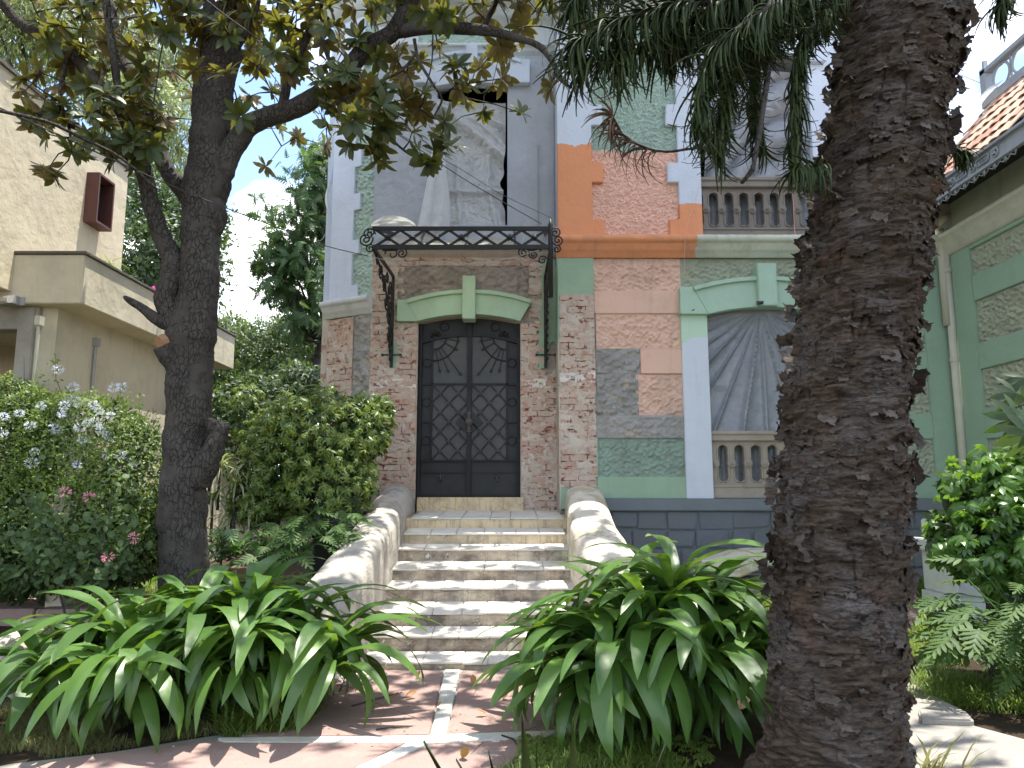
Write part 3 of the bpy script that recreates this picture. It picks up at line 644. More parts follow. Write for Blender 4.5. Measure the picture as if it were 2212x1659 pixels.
# --- porch bay wall (recessed plane)
dkx=wX(1014,680); do0=wX(904,690); do1=2*dkx-do0; doze=wZ(697); dozc=wZ(682)
fo0=wX(943,300); fo1=wX(1096,300); foze=wZ(193); fozc=wZ(184); foz0=wZ(486); fxc=(fo0+fo1)/2
XL=wX(797,830); XR=XC+.05; WY0=DW+.045; WY1=DW+.45
m=MB(); zf=wZ(540)
m.box(XL,do0,WY0,WY1,0,zf); m.box(do1,XR,WY0,WY1,0,zf); m.box(do0,do1,DW-.02,WY1,0,ZL-.06); m.prism([(do0,doze)]+arc(dkx,(do1-do0)/2,doze,dozc)[1:-1]+[(do1,doze),(do1,zf),(do0,zf)],WY0,WY1)
m.obj('porch_wall',M['mortar'],H)
m=MB(); m.box(XL,fo0,DW,DW+.16,zf,ZT); m.box(fo1,XR,DW,DW+.16,zf,ZT); m.box(fo0,fo1,DW,DW+.16,zf,foz0); m.prism([(fo0,foze)]+arc(fxc,(fo1-fo0)/2,foze,fozc)[1:-1]+[(fo1,foze),(fo1,ZT),(fo0,ZT)],DW,DW+.10)
m.obj('upper_porch_wall',M['greyblue'],H)
# plaster skin over the upper bay: shallow relief
rough('plaster_skin',XL+.0,fo0-.0,wZ(535),wZ(120),DW-.012,M['greyblue'],amp=.012,res=.03,fr=(7,3),seed=31)
rough('plaster_skin',fo1+.0,XC-.01,wZ(535),wZ(120),DW-.012,M['greyblue'],amp=.006,res=.03,fr=(7,3),seed=32)
# --- left chamfered wall
A=Vector((XL,DW,0)); Bp=Vector((XL-.76,DW+.42,0)); LL=(Bp-A).length; dv=(Bp-A).normalized(); nv=Vector((-dv.y,dv.x,0)); nv=nv if nv.y<0 else -nv
def cmap(v):    # local: x = distance along from the corner (to the left), y = depth behind face
    v=np.asarray(v,dtype=float); o=np.empty_like(v); o[:,0]=A.x+dv.x*v[:,0]-nv.x*v[:,1]; o[:,1]=A.y+dv.y*v[:,0]-nv.y*v[:,1]; o[:,2]=v[:,2]; return o
def cobj(m,name,mat,**k): m.v=[tuple(q) for q in cmap(m.v)]; return m.obj(name,mat,H,**k)
cz=lambda py:P(1106,py,DW+.2).z; cs=lambda px:(797-px)/88*LL
# bricks
def brickmesh(i):
    m=MB(); import bmesh
    bm=bmesh.new(); bmesh.ops.create_cube(bm,size=1); 
    bmesh.ops.subdivide_edges(bm,edges=[e for e in bm.edges if abs((e.verts[0].co-e.verts[1].co).x)>.5],cuts=3)
    for v in bm.verts: v.co.x+=R.normal()*.012; v.co.z+=R.normal()*.05; v.co.y+=R.normal()*.05
    me=bpy.data.meshes.new('brick'); bm.to_mesh(me); bm.free(); me.materials.append(M['brick']); return me
BM=[brickmesh(i) for i in range(8)]
nb=[0]
def bricks(x0,x1,z0,z1,y,inside=lambda x,z:True,L=.255,h=.0905,parent=H,mapf=None,off=0,rz=0):
    r=0; z=z0
    while z+h*.6<z1:
        x=x0-(L*.5 if (r+off)%2 else 0)
        while x<x1-.02:
            a=max(x,x0);b=min(x+L,x1)
            if b-a>.05 and inside((a+b)/2,z+h/2):
                c=Vector(((a+b)/2,y+.035+R.normal()*.0035,z+h/2))
                if mapf: c=mapf(c)
                link('brick',BM[R.randint(8)],parent,c,rot=(R.normal()*.01,R.normal()*.008,rz+R.normal()*.015),scale=(b-a-.011,.07,h-.011)); nb[0]+=1
            x+=L*(.98+.04*R.rand())
        z+=h; r+=1
fr_in=[(wX(860,600),wZ(652)),(wX(1140,600),wZ(574))]
def inW(x,z):
    if do0-.02<x<do1+.02 and z<dozc+.05: return False
    if wX(858,640)<x<wX(1142,640) and wZ(692)<z<wZ(574): return False
    if x>wX(1172,690) and z>wZ(800)+.06*math.sin(x*20): return False
    return True
bricks(XL,do0,ZL-.25,wZ(545),DW,inW); bricks(do1,XC,ZL-.25,wZ(545),DW,inW,off=1); bricks(do0,do1,wZ(574),wZ(545),DW,inW)
bricks(XC+.012,xb,rZ(1052),rZ(641),DR-.012,off=1)
def smear(name,x0,x1,z0,z1,y,inside,seed,res=.016,thr=.0,amp=.022,mat='smear',mapf=None,fr=(6,14)):
    nx=max(3,int((x1-x0)/res));nz=max(3,int((z1-z0)/res)); X,Z=np.meshgrid(np.linspace(x0,x1,nx),np.linspace(z0,z1,nz)); p=np.stack([X.ravel(),0*X.ravel(),Z.ravel()],1)
    h=fbm(p*fr[0],4,seed)*.7+fbm(p*fr[1]*np.array([1,1,1.6]),3,seed+3)*.5-thr; v=p.copy(); v[:,1]=y+.008-np.clip(h,-.7,.45)*amp
    ok=np.array([inside(a,b) for a,b in zip(p[:,0],p[:,2])])&(h>-.25)
    f=[(j*nx+i,j*nx+i+1,(j+1)*nx+i+1,(j+1)*nx+i) for j in range(nz-1) for i in range(nx-1)]; f=[q for q in f if ok[q[0]] and ok[q[2]] and ok[q[1]] and ok[q[3]]]
    if mapf is not None: v=mapf(v)
    npobj(name,v,f,M[mat],H)['kind']='stuff'
M['smear']=plaster('smeared_mortar',(.56,.48,.40),.15,18,.01,.4,chip=((.40,.24,.18),7,.58))
M['limewash']=plaster('old_limewash',(.68,.64,.58),.08,18,.008,.3,chip=((.40,.20,.14),9,.56))
smear('mortar_smear',XL,do0-.02,ZL-.2,wZ(545),DW,inW,61,thr=-.08); smear('mortar_smear',do1+.02,XC-.01,ZL-.2,wZ(545),DW,inW,62,thr=-.08); smear('mortar_smear',do0,do1,wZ(574),wZ(545),DW,inW,63,thr=-.05)
smear('mortar_smear',XC+.012,xb,rZ(1052),rZ(641),DR-.012,lambda x,z:True,64,thr=-.08)
smear('mortar_smear',cs(762),LL,cz(1100),cz(684),0,lambda x,z:True,65,thr=-.05,mapf=cmap)
for a_,b_,y_,sd_ in ((XL,do0-.02,DW-.004,71),(do1+.02,XC-.01,DW-.004,72),(XC+.012,xb,DR-.016,73)): smear('limewash_band',a_,b_,wZ(838),wZ(818),y_,lambda x,z:True,sd_,thr=-.3,mat='limewash',amp=.016,fr=(8,16))
rough('rubble_frieze',wX(858,600),wX(1142,600),wZ(660),wZ(572),DW+.02,M['frieze'],amp=.05,res=.014,fr=(11,4),seed=11,gouge=.8)
hood(dkx,(do1-do0)/2,doze+.004,dozc+.004,wZ(652),wZ(630),wX(1028,640)-dkx,wZ(695),wZ(603),DW,M['archg'],wX(904,680)-wX(859,680),(1,0))
# green plaster left on the wall behind the right bracket, jagged edge
pts=[(wX(1172,575),wZ(560)),(XC-.002,wZ(560)),(XC-.002,wZ(735))]+[(wX(1205-a,745+b),wZ(745+b)) for a,b in ((4,0),(10,-8),(16,-4),(20,4),(22,40),(24,50),(40,52),(42,30),(40,-40),(34,-100),(36,-150))]
MB().prism(pts,DW-.004,DW+.04).obj('green_plaster_patch',M['green'],H,bevel=.004)
MB().prism([(wX(840,760),wZ(793)),(wX(856,760),wZ(797)),(wX(860,760),wZ(765)),(wX(856,760),wZ(735)),(wX(842,760),wZ(738))],DW-.004,DW+.04).obj('green_plaster_patch',M['green'],H,bevel=.004)
MB().box(do0-.025,do0,DW-.0,DW+.2,ZL,doze).obj('door_jamb',M['mortar'],H); MB().box(do1,do1+.02,DW-.0,DW+.2,ZL,doze).obj('door_jamb',M['mortar'],H)
# upper opening hood, mouldings
hood(fxc,(fo1-fo0)/2,foze-.004,fozc-.006,wZ(140),wZ(119),wX(1030,150)-wX(1018,150),wZ(187),wZ(112),DW-.01,M['blue'],.001,(0,0))
for s in (-1,1):
    x_=fxc+s*(fo1-fo0)/2; MB().prism([(x_,wZ(187)),(x_+s*.16,wZ(137)),(x_+s*.36,wZ(137)),(x_+s*.36,wZ(187))],DW-.13,DW).obj('springer',M['blue'],H,bevel=.008)
rough('rough_panel',wX(876,130),wX(1134,130),wZ(140),wZ(120),DW-.02,M['rmint'],amp=.02,seed=12)
course(XL-.05,XC,wZ(122),wZ(101),DW,M['white'],'cornice_moulding',.10)
rough('rough_panel',wX(905,80),wX(1132,80),wZ(102),wZ(62),DW-.015,M['rmint'],amp=.025,seed=13)
MB().box(XL,wX(905,80),DW-.05,DW,wZ(101),wZ(60)).obj('frieze_block',M['white'],H); MB().box(wX(1132,80),XC,DW-.05,DW,wZ(101),wZ(60)).obj('frieze_block',M['white'],H)
course(XL-.12,XC,wZ(62),wZ(14),DW,M['white'],'cornice',.30)
MB().box(wX(880,0),wX(1120,0),DW-.015,DW,wZ(14),wZ(-30)).obj('parapet_panel',M['redp'],H); MB().box(wX(1128,0),wX(1168,0),DW-.02,DW,wZ(12),wZ(-30)).obj('parapet_panel',M['bluep'],H)
course(XL,XC,wZ(556),wZ(538),DW,M['mortar'],'broken_ledge',.05)
# rust streak conduit on the right of the opening
MB().tube([(wX(1161,310),DW-.03,wZ(315)),(wX(1162,480),DW-.03,wZ(500))],.008,6).obj('conduit',M['wire'],H)
# --- left chamfered wall
m=MB(); m.box(-.03,LL,.05,.4,0,ZT); cobj(m,'chamfer_wall',M['mortar'])
rough('rough_panel',0.01,cs(752),cz(648),ZT,.022,M['rmint'],amp=.04,seed=14,map_=cmap)
pts=[(LL,cz(650))]; e=cs(757); t_=cs(770)
tz=[(646,617),(551,520),(456,420),(363,325),(268,230),(172,132),(75,35),(-20,-60)]
for i,(a,b) in enumerate(tz):
    if i>0: pts.append((e,cz(a)))
    pts+=[(t_,cz(a)),(t_,cz(b)),(e,cz(b))]
pts+=[(e,ZT),(LL,ZT)]
m=MB(); m.prism(pts,-.02,.06); cobj(m,'quoin_strip',M['blue'],bevel=.008)
course(-.02,LL+.08,cz(683),cz(647),0,M['white'],'string_course',.12,mapf=cmap)
course(-.02,LL+.08,cz(150),cz(130),0,M['white'],'cornice_moulding',.10,mapf=cmap)
course(-.02,LL+.12,cz(40),cz(-5),0,M['white'],'cornice',.30,mapf=cmap)
rough('bare_stone',0.0,cs(762),.3,cz(680),.02,M['stonegrey'],amp=.06,seed=15,fr=(9,4),map_=cmap)
ang=math.atan2(dv.y,dv.x)
bricks(cs(762),LL,cz(1100),cz(684),0,mapf=lambda c:Vector(cmap([c])[0]),rz=ang)
MB().box(-3.05,-2.9,DW+.45,16.4,cz(650),ZT).obj('west_wall',M['blue'],H); MB().box(-3.05,-2.9,DW+.45,16.4,0,cz(650)).obj('west_wall',M['smear'],H)
MB().box(XC-.008,XC+.01,DR-.004,DW+.02,rZ(735),zsc0).obj('return_green_paint',M['green'],H); MB().box(XC-.008,XC+.01,DR-.004,DW+.02,.8,rZ(735)).obj('return_face',M['smear'],H)
# --- pierced balustrades
def balustrade(x0,x1,zr0,zr1,zo0,zo1,zb,y,sp,ow,xfirst,mat,label):
    b=MB().box(x0,x1,y-.04,y+.16,zr0,zr1).box(x0,x1,y-.065,y+.17,zr1-(zr1-zr0)*.35,zr1+.01).obj('balustrade',mat,H,bevel=.01); b['label']=label
    MB().box(x0,x1,y-.03,y+.15,zb,zo0-.04).box(x0,x1,y-.05,y+.16,zo0-.075,zo0-.04).obj('base_rail',mat,b,bevel=.008)
    n=0; x=xfirst; r=ow/2; zc0=zo0+r; zc1=zo1-r
    while x+sp<x1+sp*.4:
        xa=x; xb_=x+sp; c=[]
        for i in range(9): a=math.pi/2-math.pi/2*i/8; c.append((xa+r*math.cos(a),zc1+r*math.sin(a)))
        for i in range(9): a=0-math.pi/2*i/8; c.append((xa+r*math.cos(a),zc0+r*math.sin(a)))
        d=[]
        for i in range(9): a=-math.pi/2-math.pi/2*i/8; d.append((xb_+r*math.cos(a),zc0+r*math.sin(a)))
        for i in range(9): a=math.pi-math.pi/2*i/8; d.append((xb_+r*math.cos(a),zc1+r*math.sin(a)))
        poly=[(xa,zr0+.0)]+[(xa,zo1)]+c[1:-1]+[(xa,zo0),(xa,zo0-.045),(xb_,zo0-.045),(xb_,zo0)]+d[1:-1]+[(xb_,zo1),(xb_,zr0)]
        q=MB().prism([p for p in poly],y+.03,y+.11).obj('baluster',mat,b)
        xm=(xa+xb_)/2; zm=(zo0+zo1)/2; rr=(sp-ow)*.62
        m=MB(); m.cyl((xm,zm),rr,y-.0,y+.11,18); m.cyl((xm,zm),rr*.55,y-.02,y+.0,14); m.cyl((xm,zm),rr*.25,y-.035,y-.02,10); m.obj('roundel',mat,q,bevel=.004)
        m=MB()
        for cc,s in ((c,-1),(d,-1)):
            m.tube([(px_+(.012 if cc is c else -.012),y+.025,pz_) for px_,pz_ in cc],.013,5)
        m.obj('moulding',mat,q,smooth=True)
        x+=sp; n+=1
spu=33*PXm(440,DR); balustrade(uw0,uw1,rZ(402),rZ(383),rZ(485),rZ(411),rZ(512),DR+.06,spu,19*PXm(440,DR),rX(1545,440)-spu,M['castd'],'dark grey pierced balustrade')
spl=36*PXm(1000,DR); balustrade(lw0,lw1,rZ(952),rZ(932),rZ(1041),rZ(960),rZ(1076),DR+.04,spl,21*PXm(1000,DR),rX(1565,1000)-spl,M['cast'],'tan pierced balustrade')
# --- ironwork door
door=MB().box(do0+.005,do1-.005,DW+.20,DW+.23,zth,dozc+.05).obj('entrance_door',M['doorp'],H); door['label']='black iron double door'
dy=DW+.17
dX=lambda px:wX(px,850)+0; 
def dpt(px,py): q=P(px,py,dy); return Vector((q.x,dy,q.z))
def dbar(a,b,w_=.022,name='bar',mat=None,d=.02): return MB().bar(dpt(*a),dpt(*b),w_,d).obj(name,mat or M['doorb'],door)
# leaf: frame members (pixel pairs from the two jambs to the middle)
for s,(xa_,xm_) in (('l',(903,1011)),('r',(1126,1017))):
    pass
MB().box(do0,do0+.05,DW+.12,DW+.2,zth,doze+.03).obj('door_frame',M['doorb'],door,bevel=.004)
MB().box(do1-.05,do1,DW+.12,DW+.2,zth,doze+.03).obj('door_frame',M['doorb'],door,bevel=.004)
MB().box(dkx-.035,dkx+.035,DW+.13,DW+.2,zth+.02,dozc-.02).obj('meeting_stile',M['doorb'],door,bevel=.006)
MB().box(do0+.05,do1-.05,DW+.15,DW+.2,zth+.01,zth+.05).obj('bottom_rail',M['doorb'],door)
zA=dpt(0,718).z; zB=dpt(0,830).z; zC=dpt(0,995).z; 
tr=arc(dkx,(do1-do0)/2-.04,dpt(0,739).z,dpt(0,723).z,14); m=MB(); 
for a,b in zip(tr[:-1],tr[1:]): m.bar((a[0],dy,a[1]),(b[0],dy,b[1]),.05,.045)
m.obj('transom_bar',M['doorb'],door)
gx0,gx1=dpt(932,900).x,dpt(1095,900).x
for s in (-1,1):
    xi=dkx+s*.035; xo=gx0 if s<0 else gx1; a,b=min(xi,xo),max(xi,xo); xe=do0+.05 if s<0 else do1-.05
    MB().prism([(a,zC),(b,zC),(b,zA+(-.045 if s>0 else -.015)),(a,zA+(-.015 if s>0 else -.045))],DW+.185,DW+.2).obj('frosted_panel',M['doorg'],door)
    for z_ in (zC,zB): MB().box(min(xe,xi),max(xe,xi),dy-.01,dy+.02,z_-.014,z_+.014).obj('bar',M['doorb'],door)
    MB().box(min(xe,xi),max(xe,xi),dy-.005,dy+.015,dpt(0,1021).z-.004,dpt(0,1021).z+.004).obj('bar',M['doorb'],door)
    MB().box(xo-.014,xo+.014,dy-.01,dy+.02,zC,zA-.03).obj('bar',M['doorb'],door)
    zm=dpt(0,912).z; MB().box(min(xe,xo),max(xe,xo),dy,dy+.02,zm-.010,zm+.010).obj('bar',M['doorb'],door)
    # rings in the side panels and the overlight
    def ring(x,z,r,t=.006):
        MB().tube([(x+r*math.cos(k*math.pi/12),dy+.005,z+r*math.sin(k*math.pi/12)) for k in range(25)],t,5,False).obj('ring',M['doorb'],door,smooth=True)
    xs_=(xe+xo)/2; rr=abs(xe-xo)/2-.012
    for py in (784,869,952): ring(xs_,dpt(0,py).z,rr)
    ring(dkx+s*.40,dpt(0,706).z,rr)
    # diagonal lattice with little knots
    cols=2; cw=(b-a)/cols; rows=4; rh=(zB-zC)/rows
    segs=set()
    for i in range(cols*1):
        for j in range(rows):
            x0_=a+i*cw; z0_=zC+j*rh
            MB().bar((x0_,dy,z0_),(x0_+cw,dy,z0_+rh),.018,.016).obj('lattice_bar',M['doorb'],door)
            MB().bar((x0_,dy-.014,z0_+rh),(x0_+cw,dy-.014,z0_),.018,.012).obj('lattice_bar',M['doorb'],door)
            cx_,cz_=x0_+cw/2,z0_+rh/2; m=MB()
            for dx,dz in ((-.016,.008),(.016,.008),(0,-.014)): m.tube([(cx_+dx,dy-.035,cz_+dz),(cx_+dx,dy-.01,cz_+dz)],.012,6)
            m.obj('knot',M['handle'],door)
            if 0<i: 
                m=MB()
                for dx,dz in ((-.016,.008),(.016,.008),(0,-.014)): m.tube([(x0_+dx,dy-.035,z0_+rh+dz),(x0_+dx,dy-.01,z0_+rh+dz)],.012,6)
                if j<rows-1: m.obj('knot',M['handle'],door)
    # sunburst
    cx_=xo; cz_=zA-.055
    for rad in (.22,.40):
        m=MB(); m.tube([(cx_-s*rad*math.sin(k*math.pi/24),dy,cz_-rad*math.cos(k*math.pi/24)) for k in range(13)],.010,5); m.obj('arc_bar',M['doorb'],door,smooth=True)
    for an,ln in ((12,.60),(24,.64),(36,.78),(60,.46),(78,.44)):
        t=math.radians(an); r0=.22; r1=ln
        p0=Vector((cx_-s*r0*math.sin(t),dy,cz_-r0*math.cos(t))); p1=Vector((cx_-s*r1*math.sin(t),dy,cz_-r1*math.cos(t)))
        m=MB(); m.bar(p0,p1,.013,.013); dd=(p1-p0).normalized(); sd=Vector((dd.z,0,-dd.x))
        m.bar(p1,p1-dd*.05+sd*.025,.009); m.bar(p1,p1-dd*.05-sd*.025,.009); m.obj('sun_ray',M['doorb'],door)
    m=MB()
    for k in range(5):
        a_=math.radians(200-k*50) if s<0 else math.radians(-20+k*50); m.tube([(cx_-s*.05,dy-.02,cz_-.0),(cx_-s*.05+.05*math.cos(a_),dy-.035,cz_+.05*math.sin(a_)),(cx_-s*.05+.085*math.cos(a_),dy-.02,cz_+.085*math.sin(a_))],[.01,.02,.004],6)
    m.obj('leaf_ornament',M['doorb'],door,smooth=True)
    # lower fleur ornament
    fx=dkx+s*.55*abs(do1-do0)/2; fz=dpt(0,1022+8).z; fz=dpt(0,1033).z; m=MB(); 
    m.tube([(fx,dy+.02,fz-.07),(fx,dy+.01,fz),(fx,dy+.02,fz+.07)],[.006,.014,.004],6)
    for q in (-1,1): m.tube([(fx,dy+.02,fz-.03),(fx+q*.035,dy+.01,fz-.045),(fx+q*.04,dy+.01,fz-.01)],.006,5); m.tube([(fx,dy+.02,fz+.01),(fx+q*.035,dy+.01,fz+.04),(fx+q*.045,dy+.01,fz+.015)],.007,5)
    m.obj('fleur_ornament',M['handle'],door,smooth=True)
zk=dpt(0,912).z
MB().prism([(dkx,zk-.21),(dkx+.21,zk),(dkx,zk+.21),(dkx-.21,zk)],dy-.02,dy+.005).obj('lock_plate',M['doorp'],door)
m=MB(); m.box(dkx-.022,dkx+.022,dy-.06,dy-.03,zk-.14,zk+.14)
for q in (-1,1):
    for sx in (-1,0,1): m.tube([(dkx,dy-.05,zk+q*.13),(dkx+sx*.03,dy-.05,zk+q*(.16-.01*abs(sx))),(dkx+sx*.036,dy-.05,zk+q*(.195 if sx==0 else .145))],[.012,.014,.004],6)
m.obj('handle_plate',M['handle'],door)
m=MB(); m.cyl((dkx,zk),.058,dy-.085,dy-.05,20); m.cyl((dkx,zk),.036,dy-.125,dy-.085,16); m.obj('handle',M['handle'],door,bevel=.006)
# --- iron canopy
CF=9.72; can=MB().bar(P(806,494,CF),P(1189,494,CF),9*PXm(494,CF),.03).obj('canopy_frame',M['iron'],H); can['label']='black iron canopy frame above the door'
cz0=P(1106,534,CF).z; cz1=P(1106,494,CF).z; cx0=P(806,515,CF).x; cx1=P(1189,515,CF).x
MB().box(cx0,cx1,CF-.02,CF+.02,cz0-.03,cz0+.03).obj('lower_rail',M['iron'],can)
n=7; cw=(cx1-cx0-.06)/n*.985
for i in range(n):
    a=cx0+.04+i*cw; b=a+cw
    MB().bar((a,CF,cz0+.02),(b,CF,cz1-.02),.035,.014).obj('cross_bar',M['iron'],can); MB().bar((a,CF+.015,cz1-.02),(b,CF+.015,cz0+.02),.035,.014).obj('cross_bar',M['iron'],can)
    c=((a+b)/2,(cz0+cz1)/2); m=MB(); m.tube([(c[0]-.05,CF-.02,c[1]),(c[0],CF-.04,c[1]),(c[0]+.05,CF-.02,c[1])],[.005,.022,.005],6)
    for q in (-1,0,1): m.tube([(c[0]+q*.018,CF-.02,c[1]-.055),(c[0]+q*.01,CF-.035,c[1]),(c[0]+q*.018,CF-.02,c[1]+.055)],[.004,.012,.004],5)
    m.obj('rosette',M['iron'],can,smooth=True)
def scroll(cx,cz,r,turns,a0,dirn,y,mat=None,t=.011,tail=None):
    pts=[]
    for k in range(int(20*turns)+1):
        f_=k/(20*turns); a=a0+dirn*f_*turns*2*math.pi; rr=r*(1-.86*f_); pts.append((cx+rr*math.cos(a),y,cz+rr*math.sin(a)))
    if tail: pts=[tail]+pts
    MB().tube(pts,t,5).obj('scroll',M['iron'],can,smooth=True)
def sp3(px,py): q=P(px,py,CF); return q.x,q.z
for (px,py,r,tn,a0,dn,tl) in [(797,506,14,1.6,0,1,None),(790,517,16,1.8,.3,-1,None),(800,537,10,1.5,1.2,1,None),(800,500,9,1.3,-1.5,1,None),
    (1200,503,13,1.6,math.pi,-1,None),(1205,519,13,1.8,2.8,1,None),(1203,538,9,1.5,1.8,-1,None),(868,547,13,1.7,2.6,-1,(826,541)),(847,549,16,1.1,3.1,-1,None),(1130,546,12,1.7,.5,1,(1170,541)),(1152,550,10,1.7,2.5,1,None),(1172,562,10,1.4,.5,1,None)]:
    x,z=sp3(px,py); scroll(x,z,r*PXm(515,CF),tn,a0,dn,CF,tail=None if tl is None else (sp3(*tl)[0],CF,sp3(*tl)[1]))
# side rails back to the wall, brackets on the wall
for s,(xf,pxw,pyb,pyt) in ((0,(cx0,848,795,600)),(1,(cx1,1178,795,640))):
    xw=wX(pxw,700); zb_=wZ(pyb); 
    MB().bar((xf,CF,cz0),(xw,DW,cz0+.02),.05,.03).obj('side_rail',M['iron'],can); MB().bar((xf,CF,cz1),(xw,DW,cz1+.45),.05,.03).obj('side_rail',M['iron'],can)
    br=MB().bar((xw,DW-.03,zb_),(xw,DW-.03,cz0),.03,.045).obj('wall_bracket',M['iron'],can)
    zk2=cz0-.95; 
    m=MB(); curve=[]
    for k in range(15):
        t=k/14; curve.append((xw+(xf-xw)*(t**1.6),DW-.05-(DW-CF-.05)*t**1.6,zb_+.35+(cz0-zb_-.37)*(1-(1-t)**1.5)))
    m.tube(curve,.016,5); m.obj('strut',M['iron'],br,smooth=True)
    m=MB(); m.tube([(xw-.14,DW-.03,zb_+.2),(xw+.14,DW-.03,zb_+.2)],.011,5); m.tube([(xw-.14,DW-.06,zb_+.2),(xw-.14,DW,zb_+.2)],.018,6); m.tube([(xw+.14,DW-.06,zb_+.2),(xw+.14,DW,zb_+.2)],.018,6); m.obj('wall_clamp',M['iron'],br)
    # scrollwork in the plane between wall bar and strut
    def bp(u,wz): # u 0..1 outward from wall, wz height
        return (xw+(xf-xw)*u,DW-.05-(DW-CF-.05)*u,wz)
    for (u,zo,r,tn,dn) in ((.10,-1.15,.09,1.6,1),(.14,-.95,.12,1.7,-1),(.2,-.72,.13,1.7,1),(.30,-.50,.15,1.8,-1),(.45,-.30,.15,1.8,1),(.62,-.17,.13,1.7,-1),(.14,-.25,.17,1.9,-1),(.3,-.15,.1,1.5,1),(.8,-.1,.08,1.5,1),(.1,-.55,.13,1.5,1),(.07,-.8,.08,1.5,1)):
        pts=[]
        for k in range(int(18*tn)+1):
            f_=k/(18*tn); a=dn*f_*tn*2*math.pi; rr=r*(1-.85*f_); q=bp(u+rr*math.cos(a)/1.6,cz0+zo+rr*math.sin(a)); pts.append(q)
        MB().tube(pts,.013,5).obj('scroll',M['iron'],br,smooth=True)
    for k in range(9):
        q=bp(.07+.02*k,cz0-1.3+.11*k); MB().tube([(q[0],q[1],q[2]-.05),(q[0]+.01,q[1]-.03,q[2]),(q[0],q[1],q[2]+.06)],[.006,.028,.006],6).obj('iron_leaf',M['iron'],br,smooth=True)
MB().tube([(cx1,CF,cz0-.7),(cx1,CF,cz1+.05),(cx1,CF,cz1+.14)],[.03,.035,.01],8).obj('finial',M['iron'],can,smooth=True)
MB().bar((cx0+.25*(cx1-cx0),CF,cz0),(cx0+.22*(cx1-cx0),DW,cz1+.5),.03).bar((cx0+.52*(cx1-cx0),CF,cz0),(cx0+.5*(cx1-cx0),DW,cz1+.5),.03).bar((cx0+.80*(cx1-cx0),CF,cz0),(cx0+.80*(cx1-cx0),DW,cz1+.5),.03).obj('rafter',M['iron'],can)
# stained sheets left on the canopy
def sheet(name,x0,x1,y0,y1,za,zb_,mat,sag=.05,jag=.06,seed=0,label=None,cat=None,nx=40,ny_=24,holes=0,parent=None,group=None):
    X,Y=np.meshgrid(np.linspace(0,1,nx),np.linspace(0,1,ny_)); p=np.stack([X.ravel()*3,Y.ravel()*2,np.zeros(X.size)],1)
    n_=fbm(p*1.5,4,seed); x=x0+(x1-x0)*X.ravel(); y=y0+(y1-y0)*Y.ravel()+jag*fbm(p*np.array([2.5,0,0])+3,3,seed+1)*(Y.ravel()); z=za+(zb_-za)*Y.ravel()+sag*n_-sag*np.sin(Y.ravel()*math.pi)
    f=[(j*nx+i,j*nx+i+1,(j+1)*nx+i+1,(j+1)*nx+i) for j in range(ny_-1) for i in range(nx-1)]
    if holes: g=fbm(p*2.3+7,3,seed+4); f=[q for q in f if g[q[0]]<holes]
    o=npobj(name,np.stack([x,y,z],1),f,mat,parent,smooth=True)
    if label: tag(o,label,cat,group)
    return o
sheet('canopy_sheet',cx0+.05,cx0+.80*(cx1-cx0),CF+.03,DW-.03,cz0+.02,cz1+.38,M['sheet'],.03,.05,5,'stained white translucent sheet lying across the black iron canopy frame','sheet',holes=.85)
def curl():
    v=[];nx=24;ny_=10
    for j in range(ny_):
        for i in range(nx):
            s=i/(nx-1);t=j/(ny_-1); px=800+ (903-800)*s; top=488-22*math.sin(math.pi*min(1,s*1.05))**.6*t
            q=P(px,top,CF+.12+.6*t); v.append((q.x,q.y,q.z))
    f=[(j*nx+i,j*nx+i+1,(j+1)*nx+i+1,(j+1)*nx+i) for j in range(ny_-1) for i in range(nx-1)]
    return tag(npobj('bent_sheet',v,f,M['sheet'],None,smooth=True),'curled white mildewed sheet on the left end of the iron canopy','sheet')
curl()
# --- plastic films over the openings
def film(name,x0,x1,z0,z1,y,mat,label,folds,seed=0,nx=60,nz=80,depth=.06,edge=None):
    X,Z=np.meshgrid(np.linspace(0,1,nx),np.linspace(0,1,nz)); X=X.ravel();Z=Z.ravel()
    h=folds(X,Z); p=np.stack([X*3,Z*4,np.zeros(X.size)],1); h=h+.12*fbm(p*1.2,2,seed)-.10*np.abs(fbm(p*3,2,seed+2))
    xw=x0+(x1-x0)*X
    if edge is not None: xw=xw+edge(X,Z)
    v=np.stack([xw,y-depth*h,z0+(z1-z0)*Z],1)
    f=[(j*nx+i,j*nx+i+1,(j+1)*nx+i+1,(j+1)*nx+i) for j in range(nz-1) for i in range(nx-1)]
    return tag(npobj(name,v,f,mat,None,smooth=True),label,'plastic sheet')
def rays(cx,cz,k,sh=1):
    def fn(X,Z):
        a=np.arctan2(X-cx,(cz-Z)*1.3+.02); return ((1-np.abs(np.sin(a*k+1.5*np.sin(a*2))))**5+.6*(1-np.abs(np.sin(a*k*.37+1)))**4)*sh*1.3*np.clip((cz-Z)*3,0,1)
    return fn
film('plastic_sheet',lw0,lw1,rZ(932),lzc,DR+.14,M['clear'],'clear plastic sheet gathered at the top of the ground floor window under the mint arch',rays(.5,1.0,16),1,depth=.10,nx=110,nz=110)
film('plastic_sheet',uw0+.08,uw1,rZ(384),rZ(150),DR+.2,M['clear'],'clear plastic sheet hanging slack behind the upper balustrade',lambda X,Z:np.abs(np.sin((X*.9-Z)*9+3*np.sin(X*3)))**.6,4,depth=.20,nx=100,nz=100)
film('plastic_sheet',lw0,lw1,rZ(1070),rZ(932),DR+.30,M['clear'],'plastic sheet seen through the openings of the ground floor balustrade',lambda X,Z:np.abs(np.sin(X*30)),6,depth=.05)
